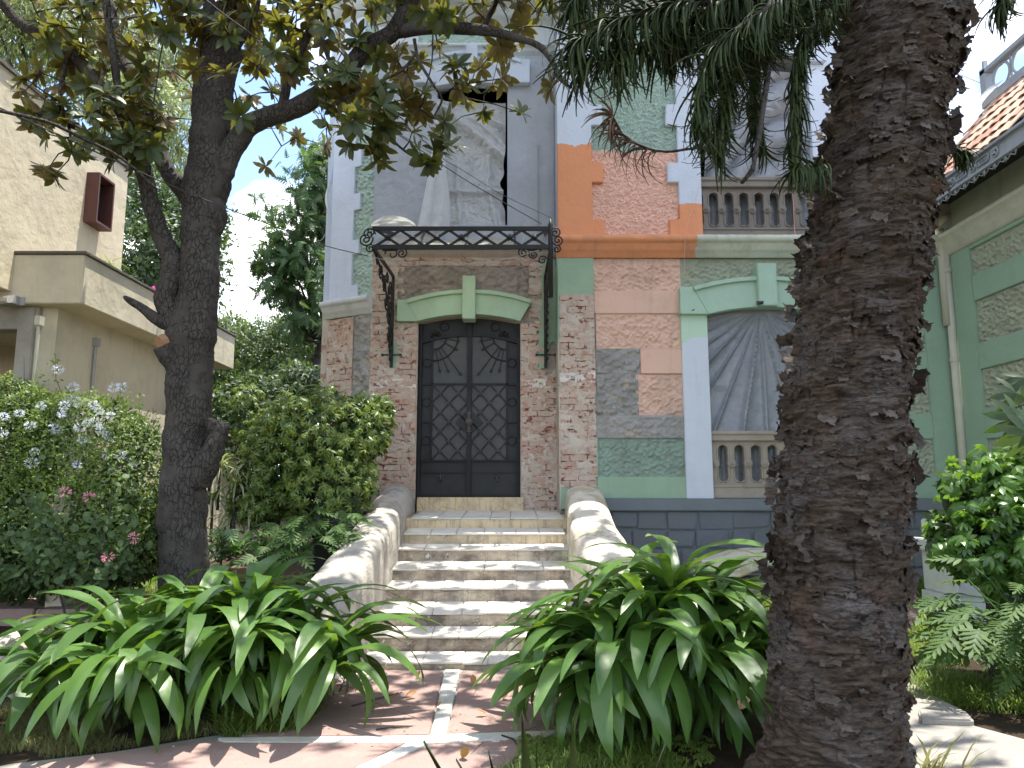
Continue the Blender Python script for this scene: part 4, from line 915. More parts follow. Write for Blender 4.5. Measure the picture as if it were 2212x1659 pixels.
film('plastic_sheet',uw0,uw1,rZ(510),rZ(384),DR+.32,M['clear'],'plastic sheet seen through the openings of the upper balustrade',lambda X,Z:np.abs(np.sin(X*30)),7,depth=.05)
def ff(X,Z):
    t=Z-(.97-.42*X); fold=np.exp(-(t/.05)**2)*1.0+.6*np.exp(-((Z-(.93-.30*X**2))/.035)**2)+.5*np.exp(-((Z-(1.02-.22*X))/.03)**2)
    return 1.1*fold+.5*np.exp(-((X-.75-.2*(.6-Z))/.05)**2)*(Z<.62)+.35*np.exp(-((X-.35+.1*Z)/.04)**2)*(Z<.5)+.6*np.exp(-((Z-.28)/.02)**2)+.5*np.clip(.25-Z,0,1)
film('plastic_sheet',fo0,fo1-.03,foz0,wZ(212),DW+.15,M['film'],'milky plastic sheet filling the opening above the canopy',ff,9,depth=.14,nx=90,nz=120,edge=lambda X,Z:-.09*X*np.exp(-((Z-.33)/.17)**2)*(.7+.3*np.sin(Z*40)))
# loose end of the sheet blown out to the left
v=[];nx=24;nz=50
for j in range(nz):
    t=j/(nz-1)
    for i in range(nx):
        s=i/(nx-1); py=250+(490-250)*t; xa_=942-40*t**1.3; xb_=950+22*min(1,t*1.3); px=xa_+(xb_-xa_)*s
        q=P(px,py,DW-.10-.10*t-.05*math.sin(s*9+t*2)*t); v.append((q.x,q.y,q.z))
tag(npobj('plastic_flap',v,[(j*nx+i,j*nx+i+1,(j+1)*nx+i+1,(j+1)*nx+i) for j in range(nz-1) for i in range(nx-1)],M['flap'],None,smooth=True),'narrow white plastic flap hanging down left of the upper opening','plastic sheet')
# flapping film at the far left edge of the house
v=[]
for j in range(20):
    t=j/19
    for i in range(10):
        s=i/9; q=P(722-s*(4+16*math.sin(t*2.4)**2),365+t*100,DW+.5+.06*math.sin(s*6)); v.append((q.x,q.y,q.z))
tag(npobj('plastic_flap',v,[(j*10+i,j*10+i+1,(j+1)*10+i+1,(j+1)*10+i) for j in range(19) for i in range(9)],M['film'],None,smooth=True),'white plastic flap blowing out at the left corner of the house','plastic sheet')
# ---- wing on the right
wy=4.0
MB().box(WR+.05,WR+.4,wy,DR+.1,0,5.6).obj('wing_wall',M['wing'],H)
def wface(name,y0,y1,z0,z1,mat,pr=.0,d=.05,bevel=.008): return MB().box(WR-pr,WR-pr+d,y0,y1,z0,z1).obj(name,mat,H,bevel=bevel)
def wz_(px,py): return PX(px,py,WR).z
def wyy(px,py): return PX(px,py,WR).y
rows=[(wz_(2112,640),wz_(2103,545) ),(wz_(2122,757),wz_(2115,655)),(wz_(2132,880),wz_(2127,778)),(wz_(2138,1005),wz_(2136,912))]
rows=[(wz_(2100,620)-.0,wz_(2097,548))]
pl=wyy(2108,700)
zr=[(wz_(2095,598),wz_(2092,540)),(wz_(2112,742),wz_(2106,650)),(wz_(2128,882),wz_(2118,798)),(wz_(2135,1015),wz_(2133,948))]
prev=wz_(2212,466)-.0
for a,b in zr:
    wface('smooth_band',wy,pl,b,prev,M['wing']); prev=a
wface('smooth_band',wy,pl,.2,prev,M['wing']); wface('corner_stile',pl,DR-.004,.2,wz_(2212,466),M['wing'],.002)
for i,(a,b) in enumerate(zr):
    def mp_(v): o=v.copy(); o[:,0]=WR+.035+(v[:,1]); o[:,1]=v[:,0]; return o
    rough('rough_panel',pl-2.2,pl,a,b,0,M['khakir'],amp=.035,seed=40+i,gouge=.5,map_=mp_)
zm0=wz_(2212,466); zm1=wz_(2212,414)
def ccourse(z0,z1,prot,mat,name):
    h=z1-z0; pr_=[(0,z0),(-prot*.3,z0+h*.1),(-prot*.35,z0+h*.35),(-prot*.7,z0+h*.5),(-prot*.75,z0+h*.75),(-prot,z0+h*.8),(-prot,z1),(.05,z1+.01)]
    v=[];ys_=np.arange(wy,DR,.08); n=len(pr_)
    for y in ys_:
        for a,b in pr_: v.append((WR+a,y,b+R.normal()*.002))
    return npobj(name,v,[(i*n+j,i*n+j+1,(i+1)*n+j+1,(i+1)*n+j) for i in range(len(ys_)-1) for j in range(n-1)],mat,H)
ccourse(zm0,zm1,.16,M['cream'],'wing_moulding')
XFa=5.85; zf1=PX(2212,262,XFa).z; zf0=PX(2212,308,XFa).z; yF=10.35
MB().box(WR-.0,WR+.05,wy,DR,zm1,zf1).obj('eaves_wall',M['khakir'],H)
fas=MB().box(XFa,XFa+.04,wy,yF,zf0,zf1).box(XFa-.05,XFa,wy,yF,zf1-.04,zf1).box(XFa-.02,XFa,wy,yF,zf0,zf0+.03).obj('fascia',M['zinc'],H,bevel=.004)
MB().box(XFa,WR+.1,wy,yF,zf1-.03,zf1-.0).obj('soffit',M['interior'],H)
fh=zf1-zf0
k=0; y=yF-.12
while y>8.4:
    zc=(zf0+zf1)/2
    if k%2==0:
        m=MB(); m.tube([(XFa-.012,y+.055*math.cos(q*math.pi/8)-0,zc+.055*math.sin(q*math.pi/8)) for q in range(17)],.012,5,False)
        for q in range(4): m.tube([(XFa-.01,y,zc),(XFa-.03,y+.03*math.cos(q*math.pi/2+.78),zc+.03*math.sin(q*math.pi/2+.78)),(XFa-.01,y+.05*math.cos(q*math.pi/2+.78),zc+.05*math.sin(q*math.pi/2+.78))],[.01,.02,.006],5)
        m.obj('fascia_rosette',M['zinc'],fas,smooth=True); y-=.20
    else:
        m=MB(); r_=.045; pts=[]
        for q in range(9): a=-math.pi/2+math.pi*q/8; pts.append((XFa-.012,y+.09-.0+.035*math.cos(a)+.0,zc+r_*math.sin(a)))
        for q in range(9): a=math.pi/2+math.pi*q/8; pts.append((XFa-.012,y-.09+.035*math.cos(a),zc+r_*math.sin(a)))
        pts.append(pts[0]); m.tube(pts,.012,5,False)
        for q in range(4): m.tube([(XFa-.01,y-.05+.033*q,zc-.022),(XFa-.01,y-.05+.033*q,zc+.022)],.006,4)
        m.obj('fascia_cartouche',M['zincd'],fas,smooth=True); y-=.24
    k+=1
y=yF-.02
while y>8.2:    # lace edging
    m=MB(); m.tube([(XFa+.01,y-.0,zf0),(XFa+.01,y-.03,zf0-.06),(XFa+.01,y-.1,zf0-.02),(XFa+.01,y-.17,zf0-.06),(XFa+.01,y-.2,zf0)],.009,4); m.tube([(XFa+.01,y-.02,zf0),(XFa+.01,y-.0,zf0-.085)],[.012,.004],4); m.obj('lace_edging',M['zinc'],fas,smooth=True); y-=.2
XRi=7.15; zri=PX(2212,170,XRi).z
sl_=Vector((XRi-XFa,0,zri-zf1)); 
MB().add([(XFa+.02,wy,zf1),(XRi,wy,zri),(XRi,yF,zri),(XFa+.02,yF,zf1),(XFa+.02,wy,zf1-.06),(XRi,wy,zri-.06),(XRi,yF,zri-.06),(XFa+.02,yF,zf1-.06)],[(0,1,2,3),(7,6,5,4),(0,4,5,1),(1,5,6,2),(2,6,7,3),(3,7,4,0)]).obj('roof_deck',M['interior'],H)
# gable end of the wing roof
MB().add([(XFa+.05,yF,zf1-.4),(XRi+.8,yF,zf1-.4),(XRi+.8,yF,zri),(XRi,yF,zri),(XFa+.05,yF,zf1)],[(0,1,2,3,4)]).obj('gable_end',M['stonegrey'],H,fix=False)
nr=6; sln=sl_.length; su=sl_.normalized(); sn=Vector((-su.z,0,su.x))
for r in range(nr):
    y=yF-.02-(0.07 if r%2 else 0)
    while y>8.3:
        a=r/nr; p0=Vector((XFa,0,zf1))+su*(sln*a-.03); p1=Vector((XFa,0,zf1))+su*(sln*(a+1/nr)+.01)
        t0=sn*.045; t1=sn*.02; e=.088+.004*R.normal(); m=MB(); j=sn*R.normal()*.004
        for s in (0,):
            vs=[]
            for k_ in range(5):
                yy=y-2*e*k_/4+.004; hh=sn*(.018*math.sin(math.pi*k_/4)); vs+= [p0+t0+hh+j+Vector((0,yy,0)),p1+t1+hh+j+Vector((0,yy,0))]
            for k_ in range(5):
                yy=y-2*e*k_/4+.004; hh=sn*(.018*math.sin(math.pi*k_/4)-.014); vs+= [p0+t0+hh+j+Vector((0,yy,0)),p1+t1+hh+j+Vector((0,yy,0))]
        fs=[(2*k_,2*k_+1,2*k_+3,2*k_+2) for k_ in range(4)]+[(10+2*k_,10+2*k_+2,10+2*k_+3,10+2*k_+1) for k_ in range(4)]+[(0,2,12,10),(2,4,14,12),(4,6,16,14),(6,8,18,16),(0,10,11,1),(8,9,19,18)]
        m.add(vs,fs); m.obj('roof_tile',M['rooftile'],H,fix=False); y-=2*e+.006
# roof balustrade
zb1=zri+.0; zt1=PX(2212,80,XRi).z; y0b=PX(2114,250,XRi).y; y0b=min(y0b,yF+.1)
rb=MB().box(XRi-.08,XRi+.1,wy,y0b,zb1-.02,zb1+.12).box(XRi-.07,XRi+.07,wy,y0b,zt1-.07,zt1).obj('roof_balustrade',M['zinc'],H,bevel=.006)
MB().box(XRi-.07,XRi+.08,y0b-.12,y0b,zb1,zt1+.02).box(XRi-.03,XRi+.03,y0b-.06,y0b-.02,zt1,zt1+.16).obj('post',M['zinc'],rb)
rr=(zt1-zb1-.22)/2; y=y0b-.2-rr
while y>8.6:
    zc=(zb1+.12+zt1-.07)/2
    MB().tube([(XRi,y+rr*math.cos(q*math.pi/12),zc+rr*math.sin(q*math.pi/12)) for q in range(25)],.02,6,False).obj('ring',M['zinc'],rb,smooth=True)
    MB().bar((XRi,y-rr-.03,zb1+.1),(XRi,y-rr-.03,zt1-.05),.02).obj('upright',M['zinc'],rb); y-=2*rr+.06
# plastic at the roof hip
v=[]
for j in range(24):
    t=j/23
    for i in range(12):
        s=i/11; a=Vector((XFa,yF+.02,zf1+.03)).lerp(Vector((XRi,yF+.02,zri+.15)),t); v.append((a.x-.06-.0*s,a.y-.45*s+.04*math.sin(s*7+t*9)+.28*(1-s),a.z+.06+.12*math.sin(t*3.1)*(1-s)+.03*math.sin(t*12+s*5)))
tag(npobj('plastic_sheet',v,[(j*12+i,j*12+i+1,(j+1)*12+i+1,(j+1)*12+i) for j in range(23) for i in range(11)],M['film'],None,smooth=True),'white plastic sheet draped over the end of the tiled roof','plastic sheet')
# drainpipes in the corner
for i,(px,py,r_) in enumerate(((2064,800,.055),(2040,560,.03))):
    x=P(px,py,DR-.12).x; m=MB(); zt_=P(px,530,DR-.12).z; m.tube([(x,DR-.12,.3),(x,DR-.12,zt_)],r_,14) if i==0 else m.tube([(x-.02,DR-.1,zt_-1.2),(x-.02,DR-.1,zt_+.6)],r_+.03,10)
    d_=m.obj('drainpipe',M['pipe'],H,smooth=True,fix=False)
    if i==0:
        for z_ in (P(px,1000,DR).z,P(px,780,DR).z,P(px,590,DR).z): MB().tube([(x,DR-.12,z_-.03),(x,DR-.12,z_+.03)],r_+.010,14).obj('pipe_collar',M['pipe'],d_)
MB().tube([(P(2050,480,DR-.2).x,DR-.2,P(2050,475,DR).z),(P(2020,500,DR-.2).x,DR-.2,P(2020,500,DR).z)],.07,10).obj('pipe_elbow',M['pipe'],H,smooth=True)
print('bricks',nb[0])
# ================================================================ cream building on the left
CB=thing('cream_building','plain cream rendered building with projecting terrace slab and small brown window','building',(-7,12,0))
TD=9.5; Xt=P(180,600,TD).x; tz1=P(180,550,TD).z; tz0=P(176,655,TD).z; tfar=PX(507,745,Xt).y
MB().slab([(Xt-9,TD),(Xt-.0,TD),(Xt,tfar),(Xt-9,tfar)],tz0,tz1).obj('terrace_parapet',M['creamwall2'],CB,bevel=.01)
MB().slab([(Xt-9,TD-.03),(Xt+.03,TD-.03),(Xt+.03,tfar+.03),(Xt-9,tfar+.03)],tz1,tz1+.045).obj('coping',M['capdark'],CB,bevel=.01)
Xg=Xt-.45; MB().box(Xg-.3,Xg,TD+.25,tfar-.5,-.2,tz0).box(Xg-8,Xg-.3,tfar-.8,tfar-.5,-.2,tz0).obj('ground_floor_wall',M['creamwall2'],CB)
MB().box(P(38,750,TD+.2).x,P(74,750,TD+.2).x,TD+.15,TD+.5,-.2,tz0).obj('post',M['concrete'],CB,bevel=.01)
MB().box(Xg-8,P(86,690,TD+.2).x,TD+.17,TD+.45,P(60,712,TD+.2).z,tz0+.002).obj('lintel',M['concrete'],CB,bevel=.01)
MB().box(Xg-8,Xg-.3,TD+3,TD+3.1,-.2,tz0).obj('inner_wall',M['creamwall'],CB)
Xu=-6.6; ur=PX(270,470,Xu).y; uz=PX(277,368,Xu).z
MB().box(Xu-9,Xu,2.5,ur,tz1-.5,uz).obj('upper_wall',M['creamwall'],CB); MB().box(Xu-9,Xu+.04,2.5,ur+.03,uz,uz+.05).obj('roof_edge',M['capdark'],CB)
a=PX(188,372,Xu); b_=PX(178,478,Xu); Xo=Xu+.20; ya=a.y; q=PX(249,403,Xo); yb=q.y; zt=a.z; zb=b_.z; t=.035
wf=MB().box(Xu,Xo,ya,ya+t,zb,zt).obj('window_box',M['steel'],CB); wf['label']='brown steel window box'
MB().box(Xu,Xo,yb-t,yb,zb,zt).obj('side_plate',M['steel'],wf); MB().box(Xu,Xo,ya+t,yb-t,zt-t,zt).obj('top_plate',M['steel'],wf); MB().box(Xu,Xo,ya+t,yb-t,zb,zb+t).obj('bottom_plate',M['steel'],wf)
MB().box(Xu,Xu+.02,ya+t,yb-t,zb+t,zt-t).obj('glass_pane',M['glass'],wf); MB().box(Xu+.02,Xu+.05,(ya+yb)/2-.02,(ya+yb)/2+.02,zb+t,zt-t).obj('mullion',M['steel'],wf)
for px,py0,py1 in ((84,700,810),(207,745,860)):
    p0=PX(px,py0,Xg+.03) ; MB().tube([(Xg+.03,p0.y,p0.z),(Xg+.03,p0.y,p0.z-1.6)],.022,8).box(Xg,Xg+.07,p0.y-.05,p0.y+.05,p0.z-.02,p0.z+.1).obj('conduit',M['pipe'] if px<100 else M['lamp'],CB)
l0=P(8,640,TD-.05); l1=P(38,658,TD-.05)
lm=thing('wall_lamp','grey box wall lamp fixed on the cream terrace parapet','wall lamp',((l0.x+l1.x)/2,TD-.1,l1.z))
MB().add([(l0.x,TD-.16,l1.z-.02),(l1.x,TD-.16,l1.z-.0),(l1.x,TD-.002,l1.z-.0),(l0.x,TD-.002,l1.z-.02),(l0.x+.0,TD-.12,l0.z-.02),(l1.x,TD-.12,l0.z),(l1.x,TD-.002,l0.z),(l0.x,TD-.002,l0.z-.02)],[(0,3,2,1),(4,5,6,7),(0,1,5,4),(1,2,6,5),(2,3,7,6),(3,0,4,7)]).obj('lamp_housing',M['lamp'],lm)
MB().box(l0.x+.02,l1.x-.06,TD-.175,TD-.15,l1.z+.01,l0.z-.05).obj('lens',M['lampg'],lm)
MB().box(l1.x,l1.x+.06,TD-.01,TD-.001,l1.z,l0.z).obj('back_plate',M['lamp'],lm)
gw=PX(300,885,-5.3); MB().box(-5.5,-5.3,9.0,15,0,gw.z).obj('x',M['creamwall2']); bpy.data.objects['x'].name='garden_wall'; tag(bpy.data.objects['garden_wall'],'low cream garden wall behind the flowering hedge','wall')
# low cream parapet beside the plinth, white stepped block at the right
pts=[(1505,1210),(1540,1205),(1580,1192),(1620,1186),(1680,1186),(1680,1215),(1640,1222),(1600,1240),(1570,1250),(1540,1232),(1515,1226)]
o=MB().prism([(P(a,b,9.9).x,P(a,b,9.9).z) for a,b in pts],9.7,10.15).obj('stair_parapet',M['parR'],None,bevel=.02); tag(o,'low curved cream parapet against the grey plinth behind the big trunk','parapet')
o=MB().box(P(1500,1220,10).x,P(1700,1220,10).x,9.75,10.4,0,P(1600,1246,10).z).obj('garden_bench_base',M['rock'],None); o.name='rubble_footing'; tag(o,'dark rough stone footing under the low curved cream parapet','footing')
bw=thing('stepped_pier','white stepped masonry pier half hidden by the glossy bush','pier',(P(2060,1300,8.6).x,8.6,.3))
for x0,x1,y0,y1 in ((2060,2130,1125,1168),(2035,2130,1168,1195),(2062,2130,1195,1290)): 
    MB().box(P(x0,y0,8.6).x,P(x1,y0,8.6).x,8.6,9.3,P(x0,y1,8.6).z,P(x0,y0,8.6).z).obj('block',M['white'],bw,bevel=.015)
MB().box(P(2062,1290,8.6).x,P(2130,1290,8.6).x,8.62,9.28,0,P(2062,1290,8.6).z).obj('block',M['white'],bw)
# ================================================================ vegetation
def EL_(px,py,D,rw,rh,rd): p=P(px,py,D); k=PXm(py,D); return (p.x,p.y,p.z,rw*k,rd,rh*k)
def palm_t(nl=7,w=.3,n=2,droop=.35,r0=.0,spread=2*math.pi,fold=.1):
    v=[];f=[];uv=[]; T=leaf_t(n,2,w,.55,.5,fold)
    for i in range(nl):
        a=spread*(i/nl) if spread>6 else -spread/2+spread*i/(nl-1); c,s=math.cos(a),math.sin(a); cd,sd=math.cos(droop),math.sin(droop)
        q=T[0]*(1 if spread>6 else (1-.25*abs(a)/spread)); x=q[:,0];y=q[:,1]*cd+q[:,2]*sd+r0;z=q[:,2]*cd-q[:,1]*sd
        v.append(np.stack([x*c-y*s,x*s+y*c,z],1)); f.append(T[1]+i*len(T[0])); uv.append(T[2])
    return np.concatenate(v),np.concatenate(f),np.concatenate(uv)
def pinn_t(np_=6,w=.13,n=3):     # deeply cut leaf: lobes along a rib
    v=[];f=[];uv=[];b=0
    T=leaf_t(n,2,w/.5,.5,.3,.1)
    for i in range(np_):
        s=.10+.80*i/np_; L=.52*(1-.55*s)
        for sd in (-1,1):
            a=-sd*(1.25-.75*s); c,si=math.cos(a),math.sin(a); q=T[0]*L; x=q[:,0]*c-q[:,1]*si; y=q[:,0]*si+q[:,1]*c+s; z=q[:,2]-.25*s*s
            v.append(np.stack([x,y,z],1)); f.append(T[1]+b); b+=len(q); uv.append(T[2])
    q=T[0]*.35; q=q.copy(); q[:,1]+=.85; q[:,2]-=.2; v.append(q); f.append(T[1]+b); b+=len(q); uv.append(T[2])
    q=leaf_t(4,2,.24,.5,.5,.1)[0]; v.append(q); f.append(leaf_t(4,2,.24,.5,.5,.1)[1]+b); uv.append(leaf_t(4,2,.24,.5,.5,.1)[2])
    return np.concatenate(v),np.concatenate(f),np.concatenate(uv)
PALM=palm_t(); 
FEATH=pinn_t(5,.12,2)
# --- far trees
tree_at('background_tree','pale feathery tree rising behind the cream building at upper left',None,(-17,27,.5),[EL_(40,40,26,150,140,3),EL_(230,130,27,160,130,3),EL_(330,270,25,110,130,2.5),EL_(350,150,27,90,80,2)],26000,.26,LTn,M['willow'],[(-17,27,4,.35),(-16,27,8,.25)],True,thick=.5,lump=.3,freq=3,seed=2,gap=-.3,droop=.9)
tree_at('background_tree','dark green tree right of the cream building behind the magnolia trunk',None,(-9.5,21,.5),[EL_(370,560,20,120,120,2),EL_(330,450,21,80,110,2),EL_(430,480,21,60,110,1.6),EL_(300,600,21,60,60,1.5)],15000,.16,LT,M['dark'],[(-9.4,21,3,.25),(-9.3,21,6,.2)],True,thick=.45,lump=.35,freq=3,seed=4,gap=-.25)
tree_at('background_tree','bright feathery leaved tree against the sky left of the house',None,(-6.2,21.5,.5),[EL_(680,400,21,48,80,1.5),EL_(700,340,21,30,40,1),EL_(640,490,21,70,60,1.6),EL_(590,560,21,45,40,1.2),EL_(660,570,21,65,45,1.4),EL_(610,625,21,55,28,1.2),EL_(660,690,21,45,40,1.2),EL_(700,620,21,30,40,1)],1900,.34,FEATH,M['jaca'],[(-6.1,21.5,4,.2),(-5.6,21.5,6,.15)],True,thick=.45,lump=.5,freq=2.2,seed=6,gap=.0,droop=.45)
tree_at('background_tree','broad mid green tree low behind the stems, between cream building and house',None,(-8,24,.5),[EL_(580,800,24,140,110,3),EL_(500,740,25,60,65,2),EL_(640,730,25,70,55,2),EL_(690,820,23,60,90,2),EL_(470,860,23,50,80,2)],22000,.17,LT,M['mid'],[(-8,24,2,.3),(-8,24,4,.25)],True,thick=.4,lump=.35,freq=3,seed=8,gap=-.3)
tree_at('background_tree','dark leafy tree low behind the variegated bush',None,(-4.6,16,.5),[EL_(560,900,15,90,100,1.2),EL_(650,840,16,80,60,1),EL_(470,950,14,50,110,1)],9000,.13,LT,M['dark'],[(-4.6,16,2,.15),(-4.6,16,3,.1)],True,thick=.4,lump=.35,freq=3,seed=9,gap=-.3)
# --- flowering hedge on the left
hd=thing('flowering_hedge','big tangled green hedge dotted with pale blue flower heads below the cream building','hedge',(-5,8.8,.2))
HE=[EL_(50,960,9.0,130,130,.7),EL_(190,960,8.8,130,115,.7),EL_(290,1030,8.6,75,130,.6),EL_(0,870,9.2,90,60,.5),EL_(110,1120,8.8,190,100,.6),EL_(300,1150,9.0,80,90,.5),EL_(-80,1050,9,150,240,.8),EL_(90,1180,9.1,190,80,.5)]
foliage('leaves',HE,46000,.042,LT1,M['plumb'],hd,thick=.10,lump=.18,freq=5,seed=12,gap=-.55,droop=.1)
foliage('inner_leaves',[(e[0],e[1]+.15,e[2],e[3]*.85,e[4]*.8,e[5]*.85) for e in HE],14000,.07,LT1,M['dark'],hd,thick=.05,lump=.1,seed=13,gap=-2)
m=MB()
for px,py in ((52,770),(120,765),(265,835),(300,845),(330,880),(230,850),(150,830),(20,840),(90,830)):
    t_=P(px,py,8.8); m.tube([t_+Vector((R.normal()*.1,0,-.7)),t_+Vector((.03,0,-.3)),t_],[.006,.005,.002],4)
m.obj('stems',M['dark'],hd)['kind']='stuff'
tp=[];td=[]
for px,py in ((122,770),(265,835),(300,850),(335,885),(230,855),(155,835),(205,870),(90,795)):
    for k in range(26): tp.append(tuple(P(px+R.normal()*5,py+70*R.rand(),8.75)+Vector((0,R.normal()*.04,0))))
tp=np.array(tp); scatter('shoots',LT1,frames(rdir(len(tp)),rdir(len(tp))),tp,.045+.02*R.rand(len(tp)),M['plumb'],hd)['kind']='stuff'
FT=leaf_t(1,2,.9,.5,.5,.1,base=.3,tipw=.5)
for x,y in [(375,735),(795,850),(475,850),(485,940),(610,965),(415,968),(640,1010),(715,1035),(125,1020),(25,1040),(400,1025),(195,1100),(370,1130),(515,1110),(655,1125),(700,1165),(530,1190),(225,1270),(690,1290),(785,1290),(205,1340),(500,1350),(865,1345),(730,1395),(265,970),(570,1080),(625,1075),(735,850),(15,1140),(350,1115)]:
    c=P(x/3,553+y/3,8.12+.25*R.rand()); n_=46; d=rdir(n_)
    rr=(.022+.022*R.rand()); scatter('flower',FT,frames(d+rdir(n_)*.5,rdir(n_)),np.array(c)+d*rr*np.array([1.15,1,.95]),np.full(n_,.026),M['petalb'],hd)
# understory
ub=thing('understory_bush','dark broad leaved bush under the flowering hedge beside the path','bush',(-4.6,8.9,.2))
foliage('leaves',[EL_(60,1210,8.7,120,60,.5),EL_(250,1190,8.9,100,70,.4),EL_(330,1140,9,40,90,.3)],5200,.10,LT,M['roundl'],ub,thick=.25,lump=.3,seed=15,gap=-.4)
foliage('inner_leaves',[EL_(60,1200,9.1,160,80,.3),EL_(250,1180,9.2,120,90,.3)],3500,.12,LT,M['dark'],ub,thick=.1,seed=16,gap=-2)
def flowercl(c,mat,n_,r,sz,parent,name='flower'):
    d=rdir(n_); scatter(name,FT,frames(d,rdir(n_)),np.array(c)+d*r,np.full(n_,sz),mat,parent)
for x,y in ((191,1245),(142,1243),(389/1,1178),(314,1236),(140,1062)): pass
# --- round leaved shrub, front left
rs=thing('round_leaf_shrub','open shrub with round grey green leaves and pink blossoms at the left edge','shrub',tuple(G(190,1470)))
def P7(l,D): return [P(a,b,D) for a,b in l]
stems=[([(200,1480),(200,1303),(207,1233),(180,1196),(133,1159),(83,1116),(40,1060)],[.02,.018,.016,.013,.010,.008,.004]),([(207,1233),(220,1173),(237,1106),(252,1050)],[.010,.008,.006,.003]),([(140,1480),(140,1326),(123,1256),(110,1216),(100,1150)],[.013,.011,.008,.006,.003]),([(133,1159),(60,1180),(10,1150)],[.007,.005,.003]),([(180,1196),(250,1200),(290,1165)],[.006,.004,.003])]
allp=[]
for l,r_ in stems:
    MB().tube(P7(l,6.9),r_,6).obj('stem',M['bark'],rs,smooth=True)
    for (a,b),(c,d) in zip(l[:-1],l[1:]):
        if b<1320:
            for k in range(int(math.hypot(c-a,d-b)/5)): t=R.rand(); allp.append((a+(c-a)*t+R.normal()*20,b+(d-b)*t+R.normal()*20))
lp=np.array([tuple(P(a,b,6.9+R.normal()*.12)) for a,b in allp if b<1330]*4)+R.normal(size=(len([1 for a,b in allp if b<1330])*4,3))*.07
o=scatter('leaves',LTr,frames(rdir(len(lp))*.8+np.array([0,0,-.3]),rdir(len(lp))*.5+np.array([0,-.3,.8])),lp,.045+.035*R.rand(len(lp)),M['roundl'],rs); o['kind']='stuff'
for px,py in ((191,1244),(142,1243),(390,1178),(314,1236)):
    pass
for px,py in ((141,1064),(192,1074),(290,1162),(233,1204)): flowercl(P(px,py,6.8),M['petalp'],30,.028,.03,rs)
# --- variegated bush
vb=thing('variegated_bush','rounded yellow edged schefflera bush left of the entrance door','bush',tuple(Vector((P(690,1100,9.3).x,9.3,.2))))
VE=[EL_(690,950,9.2,135,120,.7),EL_(785,920,9.3,65,75,.5),EL_(600,1000,9.2,90,120,.6),EL_(710,1050,9.1,110,90,.6),EL_(535,900,9.6,40,70,.4),EL_(820,880,9.4,30,30,.25),EL_(560,1080,9.1,70,60,.4)]
p,n_=blobs(VE,2600,.14,.22,4,21,-.5); up=n_+np.array([0,-.2,.7])+rdir(len(p))*.35; d=rdir(len(p))
scatter('leaf_clusters',PALM,frames(d,up),p,.085*(.7+.5*R.rand(len(p))),M['varieg'],vb)['kind']='stuff'
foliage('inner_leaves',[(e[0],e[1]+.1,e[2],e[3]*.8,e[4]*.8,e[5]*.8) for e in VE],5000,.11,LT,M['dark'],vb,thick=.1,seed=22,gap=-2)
for px in (640,690,730): MB().tube([P(px,1200,9.3),P(px+5,1000,9.2)],.02,6).obj('stem',M['bark'],vb)
MB().box(P(690,1150,9.0).x,P(775,1150,9.0).x,8.75,9.4,.0,P(730,1108,8.9).z).obj('planter_box',M['blackpot'])
tag(bpy.data.objects['planter_box'],'black planter box against the left stair parapet','planter')
# --- striped spiky plants
def rosette_plant(name,label,cat,base,heads,T,mat,size,nl,group=None,el=(.1,1.3),parent=None):
    t=thing(name,label,cat,base,group); 
    for (c,s) in heads:
        n_=nl; az=np.arange(n_)*2.399+R.rand(n_)*.3; e=el[0]+(el[1]-el[0])*np.linspace(0,1,n_)+R.normal(size=n_)*.1
        d=np.stack([np.cos(az)*np.cos(e),np.sin(az)*np.cos(e),np.sin(e)],1); up=np.stack([-np.cos(az)*np.sin(e),-np.sin(az)*np.sin(e),np.cos(e)],1)
        MB().tube([(c[0],c[1],max(0,c[2]-.5)),c],[.02,.012],6).obj('stem',M['bark'],t)
        scatter('leaf_rosette',T,frames(d,up),np.tile(np.array(c),(n_,1)),size*s*(.7+.5*R.rand(n_)),mat,t)
    return t
SLT=leaf_t(8,2,.07,.35,1.9,.15,base=.6)
rosette_plant('striped_plant','pale striped spiky plant beside the magnolia trunk','plant',tuple(P(490,1190,8.9)),[(P(x,y,8.8+.3*R.rand()),1) for x,y in ((475,1010),(510,1050),(460,1080),(540,1010),(500,1120),(545,1090),(480,1160),(455,1000))],SLT,M['spider'],.42,34)
rosette_plant('striped_plant','thin striped spiky plant poking out above the variegated bush by the brick wall','plant',tuple(P(722,1000,10)),[(P(722,862,10),1),(P(735,880,9.9),.8)],SLT,M['spider'],.5,20)
# --- cut leaved plants left of the stairs
PH=pinn_t(5,.16,3)
def philo(label,pts,D,size,nl,base,spread=.7,mat=None,cat='plant'):
    t=thing('philodendron',label,cat,base); 
    for (px,py,dd) in pts:
        c=P(px,py,D+dd)
        for k in range(nl):
            az=R.rand()*6.283; e=.1+.9*R.rand(); ln=.25+.35*R.rand(); tip=c+Vector((math.cos(az)*math.cos(e),math.sin(az)*math.cos(e),math.sin(e)))*ln*spread
            MB().tube([c,(c+tip)/2+Vector((0,0,.05)),tip],.006,4).obj('leaf_stalk',M['philo'],t)
            d=np.array([[math.cos(az),math.sin(az),-.25+R.normal()*.2]]); scatter('leaf',PH,frames(d,np.array([[R.normal()*.25,-.25,1.]])),np.array([tuple(tip)]),np.array([size*(.7+.5*R.rand())]),mat or M['philo'],t)
    return t
philo('cut leaved green plant in front of the black planter box',[(640,1160,0),(680,1150,.2),(600,1180,0),(710,1170,-.1),(660,1190,-.3),(560,1190,.1),(620,1210,-.2)],8.3,.26,12,tuple(G(650,1400)))
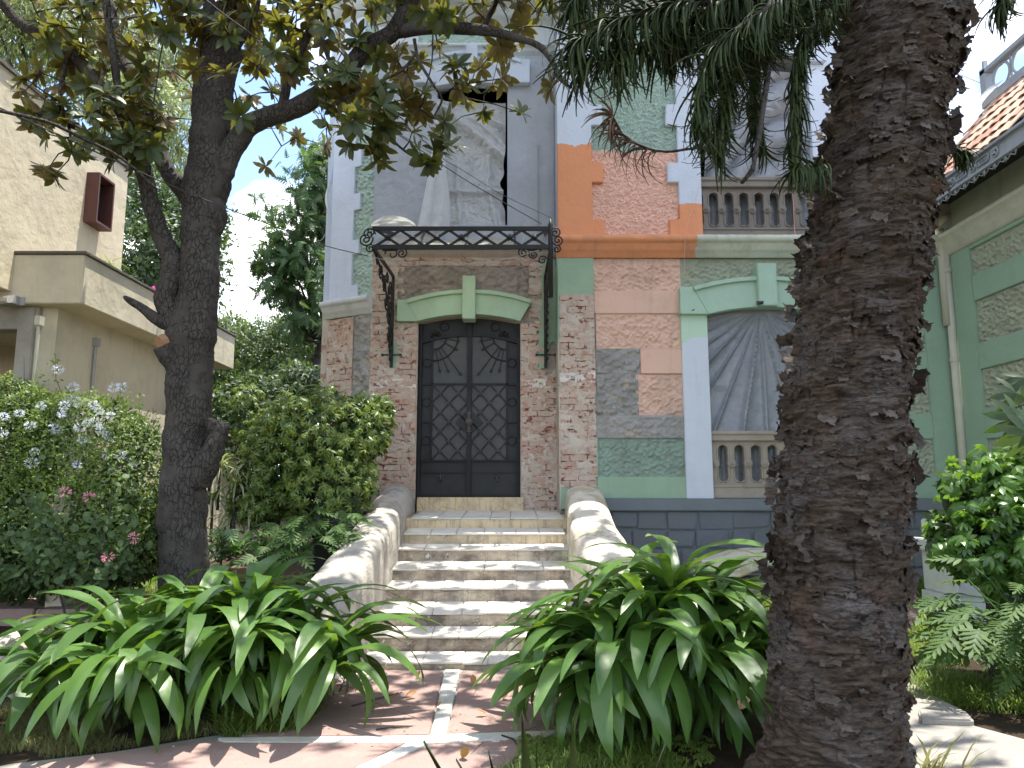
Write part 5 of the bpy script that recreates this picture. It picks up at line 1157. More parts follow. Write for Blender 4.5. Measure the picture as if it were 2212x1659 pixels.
philo('bright cut leaved plant between the magnolia trunk and the clay bowl',[(480,1185,0),(510,1200,0),(470,1215,-.1)],8.2,.22,10,tuple(G(490,1400)),mat=M['glossy'])
c=P(545,1240,8.0); m=MB(); m.tube([(c.x,c.y,c.z-.16),(c.x,c.y,c.z-.05),(c.x,c.y,c.z+.07),(c.x,c.y,c.z+.09)],[.16,.22,.25,.26],18); tag(m.obj('clay_bowl',M['clay'],None,smooth=True,fix=False),'shallow dark clay bowl under the bright cut leaved plant','bowl')
# --- right: glossy bush, philodendron, big lobed leaf
gb=thing('glossy_bush','glossy bright green schefflera bush at the right edge before the wing','bush',(P(2140,1250,7).x,7,.1))
GE=[EL_(2150,1060,7.0,95,85,.5),EL_(2200,1150,6.8,110,120,.5),EL_(2060,1150,7.0,40,70,.35),EL_(2120,1190,6.9,90,80,.4),EL_(2230,1000,7,70,60,.4),EL_(2060,1040,7.1,25,18,.15)]
PG=palm_t(8,.36,3,.45)
p,n_=blobs(GE,900,.15,.25,4,23,-.5); up=n_+np.array([0,-.1,.9])+rdir(len(p))*.3
scatter('leaf_clusters',PG,frames(rdir(len(p)),up),p,.115*(.7+.5*R.rand(len(p))),M['glossy'],gb)['kind']='stuff'
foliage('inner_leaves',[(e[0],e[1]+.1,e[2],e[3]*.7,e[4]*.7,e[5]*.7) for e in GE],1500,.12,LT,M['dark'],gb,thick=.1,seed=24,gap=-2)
MB().tube([P(2150,1500,7),P(2140,1300,7),P(2150,1100,7)],[.05,.04,.02],7).obj('stem',M['bark'],gb)
t=philo('sprawling split leaf philodendron at lower right beside the pavement',[(2210,1400,0),(2190,1380,.2),(2240,1340,0),(2170,1440,0),(2210,1480,-.1),(2250,1450,-.2),(2150,1400,.2),(2270,1400,-.2),(2200,1330,.3)],6.1,.28,15,tuple(G(2180,1530)),1.05)
bl=thing('papaya_leaf_branch','dark star shaped leaves hanging in from the right edge before the green wing','branch',tuple(P(2260,900,4.2)))
BLT=palm_t(7,.27,4,.25,0,4.0)
for (px,py,dd,s,rz_) in ((2200,905,0,.20,2.5),(2195,850,.15,.17,2.1),(2215,815,.2,.16,1.7),(2225,940,-.1,.20,2.7)):
    d=np.array([[math.cos(rz_),-.2,-math.sin(rz_)*.35-.25]]); scatter('leaf',BLT,frames(d,np.array([[-.25,-.9,-.35]])),np.array([tuple(P(px,py,4.2+dd))]),np.array([s]),M['dark'],bl)
MB().tube([P(2350,860,4.3),P(2260,850,4.2),P(2195,880,4.2)],[.02,.012,.006],6).obj('stem',M['bark'],bl)
# --- grass
def grass(name,poly,n,hgt,mat,label,zf=lambda x,y:gh(x,y),seed=0):
    poly=np.array(poly); lo=poly.min(0);hi=poly.max(0); pts=[]
    x=lo[0]+(hi[0]-lo[0])*R.rand(n*3); y=lo[1]+(hi[1]-lo[1])*R.rand(n*3); ins=np.zeros(len(x),bool); j=len(poly)-1
    for i in range(len(poly)):
        xi,yi=poly[i];xj,yj=poly[j]; cnd=((yi>y)!=(yj>y))&(x<(xj-xi)*(y-yi)/(yj-yi+1e-12)+xi); ins^=cnd; j=i
    g=fbm(np.stack([x*1.6,y*1.6,x*0],1),3,seed); k=ins&(g>-.35); x=x[k][:n];y=y[k][:n];g=g[k][:n]
    z=np.array([zf(a,b) for a,b in zip(x,y)]); m_=len(x); az=R.rand(m_)*6.283; e=.9+.5*R.rand(m_)
    d=np.stack([np.cos(az)*np.cos(e),np.sin(az)*np.cos(e),np.sin(e)],1); up=np.stack([-np.cos(az),-np.sin(az),.2+0*az],1)
    o=scatter(name,BL,frames(d,up),np.stack([x,y,z],1),hgt*(.5+.8*R.rand(m_))*(1+.5*g),mat,None); return tag(o,label,'grass',kind='stuff')
grass('grass',[(2.6,6.4),(6.3,5.0),(6.3,10.4),(2.0,10.4)],36000,.15,M['grass'],'sunlit lawn grass at the right in front of the grey plinth')
grass('grass',g2([(-100,1480),(240,1500),(480,1590),(240,1625),(20,1650),(-200,1690)]),15000,.09,M['drygrass'],'dry shaded grass at lower left under the strap leaved clump')
grass('grass',[(-9,7.2),(-3.2,7.2),(-3.2,8.7),(-9,8.7)],12000,.08,M['grass'],'green grass strip before the garden path on the left')
grass('grass',[(-9,9.72),(-2.6,9.72),(-2.6,11),(-9,11)],9000,.13,M['grass'],'weedy grass beyond the garden path under the hedge')
grass('grass',g2([(1090,1660),(1170,1615),(1310,1590),(1540,1600),(1560,1640),(1480,1720),(1000,1800)]),4200,.11,M['grass'],'weeds and grass at the bottom edge beside the big trunk')
grass('grass',g2([(480,1560),(700,1500),(720,1520),(640,1590),(480,1600)]),1800,.16,M['grass'],'long grass blades under the left strap leaved clump')
grass('grass',g2([(1960,1660),(2060,1640),(2080,1700),(1950,1720)]),60,.35,M['drygrass'],'a few long grass blades on the pavement right of the trunk')
# small leafy weeds
wp=np.array([tuple(G(x,y,.03)) for x,y in zip(1120+420*R.rand(420),1595+60*R.rand(420))]); tag(scatter('ground_weeds',palm_t(5,.5,2,.3),frames(rdir(len(wp))*np.array([1,1,.1]),rdir(len(wp))*.3+np.array([0,0,1])),wp+np.array([0,0,.03]),.035*(.5+R.rand(len(wp))),M['grass'],None),'small round leaved weeds beside the big trunk','weeds',kind='stuff')
# --- rocks
for (px,py,D,r_,lb) in ((305,1205,11.2,.16,'rounded pale rock behind the magnolia trunk, upper of two'),(312,1232,10.9,.15,'flat pale rock at the grass edge, lower of two')):
    import bmesh
    bm=bmesh.new(); bmesh.ops.create_icosphere(bm,subdivisions=4,radius=1); v=np.array([q.co for q in bm.verts]); n1=fbm(v*1.8,4,int(px))*.22; c=P(px,py,D)
    for q,s in zip(bm.verts,n1): q.co=Vector((q.co.x*(1+s)*r_*1.2,q.co.y*(1+s)*r_,q.co.z*(1+s)*r_*(.85 if 'rounded' in lb else .5)))
    me=bpy.data.meshes.new('garden_rock'); bm.to_mesh(me); bm.free(); me.materials.append(M['rock']); tag(link('garden_rock',me,None,c),lb,'rock')
c=P(40,1390,6.2); bm=bmesh.new(); bmesh.ops.create_icosphere(bm,subdivisions=5,radius=1); v=np.array([q.co for q in bm.verts]); n1=fbm(v*3,5,77)*.16
for q,s in zip(bm.verts,n1): q.co=Vector((q.co.x*(1+s)*.30,q.co.y*(1+s)*.25,q.co.z*(1+s)*.30))
me=bpy.data.meshes.new('garden_rock'); bm.to_mesh(me); bm.free(); me.materials.append(M['rock']); tag(link('garden_rock',me,None,P(62,1415,6.3)-Vector((0,0,.05))),'pitted grey volcanic boulder under the left tips of the strap leaved clump','rock')
# ---------------------------------------------------------------- strap leaved clumps
SM=[]
for bi,bend in enumerate((1.7,2.1,2.45,2.8)):
    for wi in range(4):
        T=leaf_t(13,4,.098+.015*wi,.60,bend,.30,.05,base=.42,tipw=.02); v=T[0].copy(); v[:,0]+=.03*np.sin(v[:,1]*4+wi*2); v[:,2]+=.015*np.sin(v[:,1]*22+wi)*np.sign(v[:,0]+1e-6)
        SLTF=T[1];SLTU=T[2]
        SM.append((bend,npmesh('strap_leaf',v,T[1],M['strap'],T[2],True)))
def clump(label,heads,base,lo=(.62,.95),center=None,nl=20):
    t=thing('strap_leaf_clump',label,'plant',tuple(base)); lst=[]
    for (x,y,h) in heads:
        gz=gh(x,y); MB().tube([(x+(base[0]-x)*.3,y+(base[1]-y)*.3,gz-.02),(x,y,gz+h*.6),(x,y,gz+h)],[.035,.028,.018],7).obj('stalk',M['philo'],t,smooth=True)
        for k in range(nl):
            az=k*2.399+R.rand()*.5; f_=k/nl; e=1.35-1.05*f_+R.normal()*.12       # upper leaves steep, lower leaves flat
            if e<.0: e=.0
            L=(lo[0]+(lo[1]-lo[0])*R.rand())*(.75+.35*math.sin(math.pi*min(1,f_+.25)))
            bi=R.randint(4); bend,me=SM[bi*4+R.randint(4)]; zz=gz+h-.28*f_*h
            # keep the drooping tip off the ground
            for it in range(6):
                ang=0;z=0
                for s in np.linspace(0,1,14): z-=math.sin(bend*s-e)/14
                if zz+z*L<gz+.03: L*=.88
            X_=Vector((math.cos(az)*math.cos(e),math.sin(az)*math.cos(e),math.sin(e))); up=Vector((-math.cos(az)*math.sin(e),-math.sin(az)*math.sin(e),math.cos(e)))
            xx=X_.cross(up).normalized(); q=Matrix((xx,X_,up)).transposed().to_4x4() @ Matrix.Rotation(R.normal()*.35,4,'Y')
            lst.append((me,Vector((x+X_.x*.02,y+X_.y*.02,zz)),q,L,zz-.35*y-.2*X_.y))
    lst.sort(key=lambda e:-e[4])
    for me,c_,q,L,_ in lst[:285]: link('leaf',me,t,c_,rot=q.to_euler(),scale=(L,L,L))
    V=[];Fc=[];U=[];b=0
    for me,c_,q,L,_ in lst[285:]:
        n_=len(me.vertices); co=np.empty(n_*3,dtype=np.float32); me.vertices.foreach_get('co',co); co=co.reshape(-1,3)@np.array(q.to_3x3()).T*L+np.array(c_); V.append(co); Fc.append(SLTF+b); U.append(SLTU); b+=n_
    if V: npobj('inner_leaves',np.concatenate(V),np.concatenate(Fc),M['strap'],t,np.concatenate(U),True)['kind']='stuff'
    return t
def heads(cx,cy,rx,ry,n,h0,h1,seed):
    r=np.random.RandomState(seed); out=[]
    for i in range(n):
        a=i*2.399; q=math.sqrt((i+.5)/n); out.append((cx+rx*q*math.cos(a)+r.normal()*.06,cy+ry*q*math.sin(a)+r.normal()*.06,(h1-(h1-h0)*q**1.5+r.normal()*.04)*(1-.40*max(0,-q*math.cos(a)))))
    return out
LC=Vector((P(430,1400,6.0).x,6.0,0)); RC=Vector((P(1410,1400,5.55).x,5.55,0))
clump('wide clump of long drooping strap leaves at lower left before the magnolia trunk',heads(LC.x,LC.y,1.22,.62,16,.42,.74,3),LC,(.74,1.04),nl=36)
clump('dense clump of long drooping strap leaves between the stairs and the big trunk',heads(RC.x,RC.y,.66,.48,14,.50,.88,5),RC,(.76,1.02),nl=40)
# ---------------------------------------------------------------- magnolia
MD=7.5
mg=thing('magnolia_tree','dark barked magnolia tree with rust backed leaves, left of the stairs','tree',tuple(P(398,1430,MD)),None)
def mp3(l,D0=MD):
    out=[];rad=[]
    for q in l:
        px,py,wd=q[:3]; D=D0+(q[3] if len(q)>3 else 0); out.append(P(px,py,D)); rad.append(wd/2*PXm(py,D))
    return out,rad
def dens(pts,rad,step=.05):
    P_=[];R_=[]
    n=len(pts)
    for i in range(n-1):
        p0=pts[max(i-1,0)];p1=pts[i];p2=pts[i+1];p3=pts[min(i+2,n-1)]; k=max(2,int((p2-p1).length/step))
        for j in range(k):
            t=j/k; P_.append(.5*((2*p1)+(p2-p0)*t+(2*p0-5*p1+4*p2-p3)*t*t+(-p0+3*p1-3*p2+p3)*t**3)); R_.append(rad[i]+(rad[i+1]-rad[i])*t)
    P_.append(pts[-1]);R_.append(rad[-1]); return P_,R_
def limb(name,l,mat,parent,n=14,amp=.1,step=.05,fr=6,seed=0,raw=None):
    pts,rad=raw if raw else mp3(l); pts,rad=dens(pts,rad,step); m=MB(); m.tube(pts,rad,n,True); v=np.array(m.v); c=np.repeat(np.array([tuple(p) for p in pts]),n,0); rr=np.repeat(np.array(rad),n)
    d=(v-c); ln=np.linalg.norm(d,axis=1,keepdims=True); ln[ln==0]=1; d/=ln; h=fbm(v*fr,3,seed)*amp+fbm(v*fr*5,2,seed+5)*amp*.35; v=v+d*(h*rr)[:,None]; m.v=[tuple(q) for q in v]
    return m.obj(name,mat,parent,smooth=True,fix=False),pts
NODES=[]
o,p_=limb('trunk',[(398,1440,120),(398,1330,104),(397,1250,98),(395,1100,101),(400,980,92),(408,880,92),(410,780,94),(415,720,106),(426,650,84),(432,540,80),(436,460,86),(445,400,100),(452,330,82),(460,220,78),(476,110,84),(490,0,90),(505,-130,80),(500,-300,60),(520,-480,40)],M['bark'],mg,28,.09,.03,5,1)
L_=[('bough',[(420,790,50,-.02),(385,700,60,-.05),(360,655,50,-.08),(368,600,44,-.1),(372,560,40,-.1),(345,500,38,-.12),(322,420,34,-.15),(302,340,31,-.2),(285,290,30,-.25),(255,230,28,-.3),(210,178,27,-.35),(150,110,25,-.45),(70,68,23,-.55),(15,20,22,-.6),(-50,-80,20,-.8),(-120,-250,15,-1)]),
 ('bough',[(440,470,40,0),(395,415,36,.1),(352,350,34,.2),(335,290,30,.3),(310,210,28,.4),(262,120,26,.5),(235,0,22,.6),(210,-150,16,.7)]),
 ('bough',[(440,420,50,0),(475,375,50,0),(510,308,46,-.05),(545,266,45,-.1),(610,243,43,-.2),(670,218,41,-.3),(735,165,39,-.4),(795,103,38,-.45),(845,73,37,-.5),(878,20,32,-.55),(905,-40,28,-.6),(950,-200,20,-.7)]),
 ('branch',[(820,85,28,-.48),(870,66,30,-.5),(960,60,27,-.6),(1050,66,24,-.7),(1100,77,19,-.75),(1160,97,15,-.8),(1190,128,12,-.85),(1212,172,10,-.85),(1235,190,6,-.85)]),
 ('branch',[(610,243,24,-.2),(618,190,20,-.2),(640,130,18,-.25),(672,60,17,-.3),(690,0,15,-.3),(700,-100,12,-.3)]),
 ('branch',[(1040,66,14,-.7),(1058,30,13,-.7),(1075,-10,12,-.7),(1080,-90,9,-.8)]),
 ('branch',[(260,235,14,-.3),(245,120,16,-.3),(232,30,15,-.3),(225,-60,13,-.3)]),
 ('branch',[(500,120,16,0),(540,60,10,-.2),(560,0,8,-.3)]),
 ('branch',[(700,190,8,-.35),(760,225,7,-.5),(800,250,6,-.5),(835,290,6,-.5),(880,330,5,-.5),(925,350,4,-.5)]),
 ('branch',[(895,85,8,-.55),(905,130,7,-.55),(940,190,6,-.55),(955,215,5,-.55),(935,255,4,-.55)]),
 ('branch',[(900,110,7,-.55),(870,150,6,-.55),(800,185,6,-.55),(740,215,5,-.5)]),
 ('branch',[(735,175,10,-.4),(700,100,9,-.5),(695,20,8,-.5),(690,-60,6,-.5)]),
 ('branch',[(85,245,10,-.5),(160,275,10,-.45),(250,315,10,-.4),(330,380,8,-.3)]),
 ('branch',[(150,110,10,-.45),(130,200,8,-.5),(150,280,6,-.6),(155,320,4,-.6)])]
for nm,l in L_:
    o,p_=limb(nm,l,M['bark'],mg,14 if l[0][2]>25 else 8,.13,.05,6,len(l)*3); NODES+=[tuple(q) for q in p_]
limb('stub',[(400,715,30,-.1),(345,692,28,-.12),(310,668,20,-.14),(275,646,12,-.15),(268,640,5,-.15)],M['bark'],mg,10,.15,.04,8,4)
limb('stub',[(425,1040,60,-.02),(452,985,50,-.08),(470,945,42,-.10),(482,922,32,-.12),(486,912,18,-.12)],M['bark'],mg,16,.2,.03,8,5); limb('stub',[(462,935,24,-.12),(456,912,26,-.13),(457,903,14,-.13)],M['bark'],mg,12,.2,.03,8,6)
limb('burl',[(452,430,50,-.02),(468,462,46,-.05),(468,490,34,-.04),(455,510,20,0)],M['bark'],mg,14,.15,.03,8,7)
limb('cut_stub',[(385,800,40,-.06),(368,770,48,-.12),(352,745,44,-.18)],M['bark'],mg,14,.15,.03,8,8); 
q=P(349,742,MD-.2); MB().tube([q+Vector((.02,.02,.02)),q-Vector((.012,.03,.005))],[.085,.07],11).obj('cut_face',M['cutwood'],mg)
NODES=np.array(NODES); NODES=NODES[NODES[:,2]>3.3]
def inpoly(poly,x,y):
    r=False;j=len(poly)-1
    for i in range(len(poly)):
        a,b=poly[i];c,d=poly[j]
        if (b>y)!=(d>y) and x<(c-a)*(y-b)/(d-b)+a: r=not r
        j=i
    return r
ROS=[]
def addros(px,py,D): ROS.append(tuple(P(px,py,D)))
regs=[([(60,-40),(300,-60),(420,-60),(390,60),(350,130),(300,200),(240,260),(120,230),(60,120)],36,MD-.4,.5),
 ([(40,160),(150,130),(300,210),(360,250),(330,350),(230,345),(130,330),(60,250)],33,MD-.6,.35),
 ([(590,-30),(780,-40),(790,40),(760,110),(700,150),(600,170),(580,60)],22,MD-.5,.4),
 ([(680,160),(800,130),(830,200),(840,310),(780,330),(700,270)],19,MD-.65,.3),
 ([(800,120),(900,110),(960,180),(950,240),(860,260),(810,220)],9,MD-.65,.25),
 ([(720,-60),(1180,-60),(1190,20),(1110,30),(1000,50),(900,40),(760,30)],24,MD-.7,.3),
 ([(460,-60),(600,-60),(560,30),(520,90),(500,170),(470,60)],10,MD-.2,.3),
 ([(350,-60),(440,-60),(430,130),(400,60),(360,40)],9,MD-.2,.3)]
for poly,n_,D,dd in regs:
    xs_=[q[0] for q in poly];ys_=[q[1] for q in poly]; pts=[];tr=0
    while len(pts)<n_ and tr<6000:
        tr+=1; x=min(xs_)+(max(xs_)-min(xs_))*R.rand(); y=min(ys_)+(max(ys_)-min(ys_))*R.rand()
        if inpoly(poly,x,y) and all((x-a)**2+(y-b)**2>(20 if tr<3000 else 13)**2 for a,b in pts): pts.append((x,y)); addros(x,y,D+dd*R.normal()*.6)
for px,py in ((107,360),(118,378),(980,150),(985,192),(960,262),(955,300),(975,312),(890,285),(905,330),(925,350),(940,325),(1085,170),(520,250),(490,160),(545,30),(1130,60),(1080,100),(985,140),(1230,10),(1290,50),(1340,60),(1400,40),(1250,60),(820,345),(800,318),(838,268),(870,215),(905,235),(1190,185),(1010,180),(420,150)): addros(px,py,MD-.6+R.normal()*.1)
# crown above the frame
for k in range(330):
    a=R.rand()*6.283; rr=3.3*math.sqrt(R.rand()); ROS.append((-2.6+rr*math.cos(a)*1.1,MD+.2+rr*math.sin(a)*.9,6.4+R.rand()*2.6+.3*math.cos(a)))
for k in range(220):  # unseen extra foliage over the stairs, added to dapple them with shade
    a=R.rand()*6.283; rr=math.sqrt(R.rand()); y_=8.9+2.2*rr*math.sin(a); ROS.append((.3+2.6*rr*math.cos(a),y_,1.75+.73*y_+.25+R.rand()*1.6))
ROS=np.array(ROS); nd=NODES.copy(); order=np.argsort([np.min(np.linalg.norm(NODES-r,axis=1)) for r in ROS]); tw=MB(); dirs={}
for i in order:
    r=ROS[i]; d=np.linalg.norm(nd-r,axis=1); j=np.argmin(d); s=nd[j]; mid=(s+r)/2+np.array([0,0,.12*d[j]-.02])+R.normal(size=3)*.05*d[j]
    tw.tube([tuple(s),tuple(mid),tuple(r)],[.011,.008,.005],4); nd=np.vstack([nd,mid[None],r[None]]); dirs[i]=(r-mid)/(np.linalg.norm(r-mid)+1e-6)
tw.obj('twigs',M['bark'],mg,smooth=True,fix=False)['kind']='stuff'
lv=[]
for i,r in enumerate(ROS):
    ax=dirs[i]*.8+np.array([0,-.1,.25])+R.normal(size=3)*.35; ax/=np.linalg.norm(ax); t1=np.cross(ax,[.3,.2,.9]); t1/=np.linalg.norm(t1); t2=np.cross(ax,t1); n_=R.randint(10,17)
    for k in range(n_):
        a=k*2.399+R.rand()*.4; e=.15+.95*(1-k/n_)+R.normal()*.15; e=1.57-e*1.35; d=t1*math.cos(a)*math.cos(e*.75)+t2*math.sin(a)*math.cos(e*.75)+ax*math.sin(e*.75); d[2]-=.18; lv.append((r+d*.01-ax*.03*(k/n_),d,ax+rdir(1)[0]*.25,(.145+.065*R.rand())))
pos=np.array([q[0] for q in lv]); dd=np.array([q[1] for q in lv]); uu=np.array([q[2] for q in lv]); ss=np.array([q[3] for q in lv])
# nearest leaves become parts of their own
def project(p): 
    d=p-np.array([0,0,ZE]); fwd=d[:,1]*CT+d[:,2]*ST; upv=-d[:,1]*ST+d[:,2]*CT; return 1106+F*d[:,0]/fwd,829.5-F*upv/fwd
px_,py_=project(pos); vis=(px_>0)&(px_<2212)&(py_>10); score=np.where(vis,ss/np.linalg.norm(pos-np.array([0,0,ZE]),axis=1),0); top=np.argsort(-score)[:290]; rest=np.ones(len(pos),bool); rest[top]=False
MT=[npmesh('leaf',LTm[0]*np.array([1+.12*k,1,1]),LTm[1],M['mag'],LTm[2],True) for k in (-1,0,1)]
fm=frames(dd[top],uu[top])
for k,i in enumerate(top):
    link('leaf',MT[k%3],mg,pos[i],rot=Matrix(fm[k].tolist()).to_euler(),scale=(ss[i],)*3)
scatter('leaves',LTm,frames(dd[rest],uu[rest]),pos[rest],ss[rest],M['mag'],mg)['kind']='stuff'
m=MB()
for l in ([(335,-20),(355,60),(345,130),(330,240),(322,330),(335,420)],[(725,100),(780,165),(815,210),(850,225),(900,220),(930,150),(935,75)],[(560,20),(570,90),(555,160),(530,180)]): 
    pts=[P(a,b,MD-.55) for a,b in l]; p2,r2=dens(pts,[.008]*len(pts),.08); m.tube(p2,r2,5)
m.obj('hanging_vine',M['bark'],mg,smooth=True)['kind']='stuff'
# ---------------------------------------------------------------- araucaria
AD=4.3
ar=thing('araucaria_tree','huge leaning trunk with dark flaking bark at the right foreground','tree',tuple(P(1803,1700,AD)))
ctr=[(1798,1800,360),(1800,1700,335),(1803,1600,318),(1803,1500,304),(1808,1300,298),(1814,1100,290),(1829,830,277),(1868,560,272),(1895,400,268),(1938,120,266),(1962,0,264),(2000,-200,262),(2060,-500,255)]
pts,rad=mp3(ctr,AD); pts[0]=Vector((pts[0].x,AD,-.15)); pts.insert(1,Vector((pts[1].x,AD,.05))) if pts[1].z>.1 else None
if len(pts)>len(rad): rad.insert(1,rad[0]*.97)
pts.append(pts[-1]+Vector((.25,0,1.6))); rad.append(rad[-1]*.85); pts.append(pts[-1]+Vector((.2,0,2.5))); rad.append(rad[-1]*.7)
zc=np.array([p.z for p in pts]); xc_=np.array([p.x for p in pts]); rc=np.array(rad)
zs=np.concatenate([np.arange(-.12,4.9,.0085),np.arange(4.9,zc[-1],.05)]); nth=380; th=np.linspace(0,2*math.pi,nth,endpoint=False)
Zg,Tg=np.meshgrid(zs,th,indexing='ij'); Zg=Zg.ravel();Tg=Tg.ravel(); X0=np.interp(Zg,zc,xc_); R0=np.interp(Zg,zc,rc)*.90
R0=R0+.16*np.exp(-np.clip(Zg,0,9)/.16)*(1+.8*np.cos(Tg-3.6))*.6
def bark(Z,T,r):
    q=np.stack([np.cos(T)*r,np.sin(T)*r,Z],1)
    w=q+.05*np.stack([fbm(q*5,2,31),fbm(q*5,2,32),fbm(q*5,2,33)],1)
    plates=fbm(w*np.array([5,5,13]),4,40); step=np.floor(plates*4)/4+(plates*4-np.floor(plates*4))**6/4
    fine=fbm(q*np.array([16,16,75]),3,44); vf=np.abs(fbm(q*np.array([7,7,1.3]),2,46)); crack=-np.exp(-(vf/.06)**2)
    return .040*step+.010*fine+.022*crack*(fbm(q*1.5,2,47)>-.1)+.012*fbm(q*2.2,2,48)
hB=bark(Zg,Tg,np.interp(Zg,zc,rc)); Rr=R0+hB
v=np.stack([X0+np.cos(Tg)*Rr,AD+np.sin(Tg)*Rr,Zg],1); nz=len(zs); I,J=np.meshgrid(np.arange(nz-1),np.arange(nth),indexing='ij'); I=I.ravel();J=J.ravel(); J2=(J+1)%nth
npobj('trunk',v,np.stack([I*nth+J,I*nth+J2,(I+1)*nth+J2,(I+1)*nth+J],1),M['bark2'],ar)
# peeling bark flakes
nf=5200; z=4.9*R.rand(nf); T_=R.rand(nf)*6.283; r0=np.interp(z,zc,rc); h=bark(z,T_,r0); r_=r0*.90+h+.002
side=(np.abs(np.cos(T_))>.9)
p=np.stack([np.interp(z,zc,xc_)+np.cos(T_)*r_,AD+np.sin(T_)*r_,z],1); out=np.stack([np.cos(T_),np.sin(T_),0*T_],1); tan=np.stack([-np.sin(T_),np.cos(T_),0*T_],1)*np.where(R.rand(nf)<.5,-1,1)[:,None]
FLT=[]
for q_ in range(8):
    f0=leaf_t(5,6,2.2,.5,-.5,.0,.08,base=.9,tipw=.8); vv=f0[0].copy(); e_=np.clip(np.abs(vv[:,0])-.6,0,1)+np.clip(vv[:,1]-.6,0,1)+np.clip(.2-vv[:,1],0,1); vv=vv+R.normal(size=vv.shape)*np.array([.10,.16,.02])*(.3+2*e_[:,None]); vv[:,2]+=.10*np.sin(vv[:,0]*5+q_)*(vv[:,1]); FLT.append((vv,f0[1],f0[2]))
d=tan*(R.normal(size=nf)*.2)[:,None]+np.array([0,0,-1.])*np.where(R.rand(nf)<.55,1,-1)[:,None]+out*(.02+.20*R.rand(nf)**2)[:,None]
sz=.012+.045*R.rand(nf)**3
for q_ in range(8):
    k=slice(q_,nf,8); scatter('bark_flakes',FLT[q_],frames(d[k],out[k]+rdir(len(d[k]))*.08),p[k]-out[k]*.004,sz[k],M['flake'],ar,smooth=False)['kind']='stuff'
fl=FLT[2]; nb_=230; z=.9+3.9*R.rand(nb_); T_=np.where(R.rand(nb_)<.5,0,math.pi)+R.normal(size=nb_)*.35; r0=np.interp(z,zc,rc); r_=r0*.92; p=np.stack([np.interp(z,zc,xc_)+np.cos(T_)*r_,AD+np.sin(T_)*r_,z],1); out=np.stack([np.cos(T_),np.sin(T_),0*T_],1)
d=out*.8+np.array([0,0,1])*(R.normal(size=nb_)*.7)[:,None]+rdir(nb_)*.3
scatter('bark_curls',fl,frames(d,np.stack([0*T_,0*T_-1,.3+0*T_],1)+rdir(nb_)*.4),p,.025+.045*R.rand(nb_)**2,M['flake'],ar,smooth=False)['kind']='stuff'
# foliage cords
CT_=[]
for bend in (.9,1.5,2.1):
    v=[];f=[];n=9;y=z_=0
    for i in range(n+1):
        r=.0105*(1-.65*(i/n)**2)*(1+.12*(i%2))
        for k in range(4): a=k*math.pi/2+.78; v.append((r*math.cos(a),y,z_+r*math.sin(a)))
        a=bend*((i+.5)/n)**1.1; y+=math.cos(a)/n; z_-=math.sin(a)/n
    f=[(i*4+k,i*4+(k+1)%4,(i+1)*4+(k+1)%4,(i+1)*4+k) for i in range(n) for k in range(4)]
    CT_.append((np.array(v),np.array(f),np.array([(.5,.5)]*len(v))))
def cords(name,axis,n_,L,parent,mat,droop=.5,spread=.8,t0=.15,thick=1.0):
    pts,_=dens([Vector(a) for a in axis],[0]*len(axis),.03); A_=np.array([tuple(q) for q in pts]); m_=len(A_)
    idx=(t0*m_+(1-t0)*m_*R.rand(n_)**.8).astype(int).clip(0,m_-2); base=A_[idx]; dr=A_[(idx+1)]-A_[idx]; dr/=np.linalg.norm(dr,axis=1,keepdims=True)
    d=dr*.7+rdir(n_)*spread; d[:,2]+=.1-droop*R.rand(n_); d/=np.linalg.norm(d,axis=1,keepdims=True); up=np.array([0,0,1.])+rdir(n_)*.15; k=R.randint(3,size=n_); V=[];Fc=[];U=[];b=0
    for q in range(3):
        s=k==q
        if not s.any(): continue
        T=CT_[q]; S=(L*(.55+.6*R.rand(s.sum())))[:,None,None]; fr=frames(d[s],up[s]); vv=T[0][None]*np.concatenate([np.full_like(S,thick),S,S],2); vv[:,:,2]=T[0][None,:,2]*S[:,:,0]; vv[:,:,0]=T[0][None,:,0]*thick
        W=np.einsum('nij,nkj->nki',fr,vv)+base[s][:,None,:]; V.append(W.reshape(-1,3)); Fc.append((T[1][None]+(np.arange(s.sum())*len(T[0]))[:,None,None]).reshape(-1,4)+b); U.append(np.tile(T[2],(s.sum(),1))); b+=s.sum()*len(T[0])
    o=npobj(name,np.concatenate(V),np.concatenate(Fc),mat,parent,np.concatenate(U)); o['kind']='stuff'; return o
def abranch(axis,n_,L,droop=.5,spread=.8,t0=.1,r0=.02,dead=False):
    n_=int(n_*1.35); L*=1.1; pts=[P(*a) for a in axis]; p2,r2=dens(pts,list(np.linspace(r0,.006,len(pts))),.06); b=MB().tube(p2,r2,6).obj('branch',M['bark'],ar,smooth=True)
    cords('cords',pts,n_,L,b,M['deadc'] if dead else M['cord'],droop,spread,t0)
abranch([(1830,-120,4.2),(1650,40,4.0),(1480,70,3.9),(1340,110,3.8),(1260,130,3.8)],330,.30,.5,.7,.2,.03)
abranch([(1830,-200,4.2),(1600,-20,3.8),(1450,10,3.7),(1330,50,3.7),(1240,90,3.7)],300,.30,.55,.7,.3,.03)
abranch([(1800,-150,4.1),(1660,10,3.9),(1600,80,3.9),(1570,170,3.9),(1555,250,3.9),(1550,290,3.9)],420,.30,1.0,.55,.1,.025)
abranch([(1820,-100,4.0),(1640,30,3.7),(1560,90,3.7),(1520,160,3.7),(1510,240,3.7)],330,.30,1.0,.55,.1,.025)
abranch([(1820,-160,4.1),(1640,-20,3.9),(1520,30,3.9),(1460,70,3.9),(1440,110,3.9)],300,.28,.7,.7,.1,.02)
abranch([(1840,-60,4.2),(1750,60,4.0),(1720,150,4.0),(1715,260,4.0),(1718,330,4.0)],300,.24,.8,.6,.1,.02)
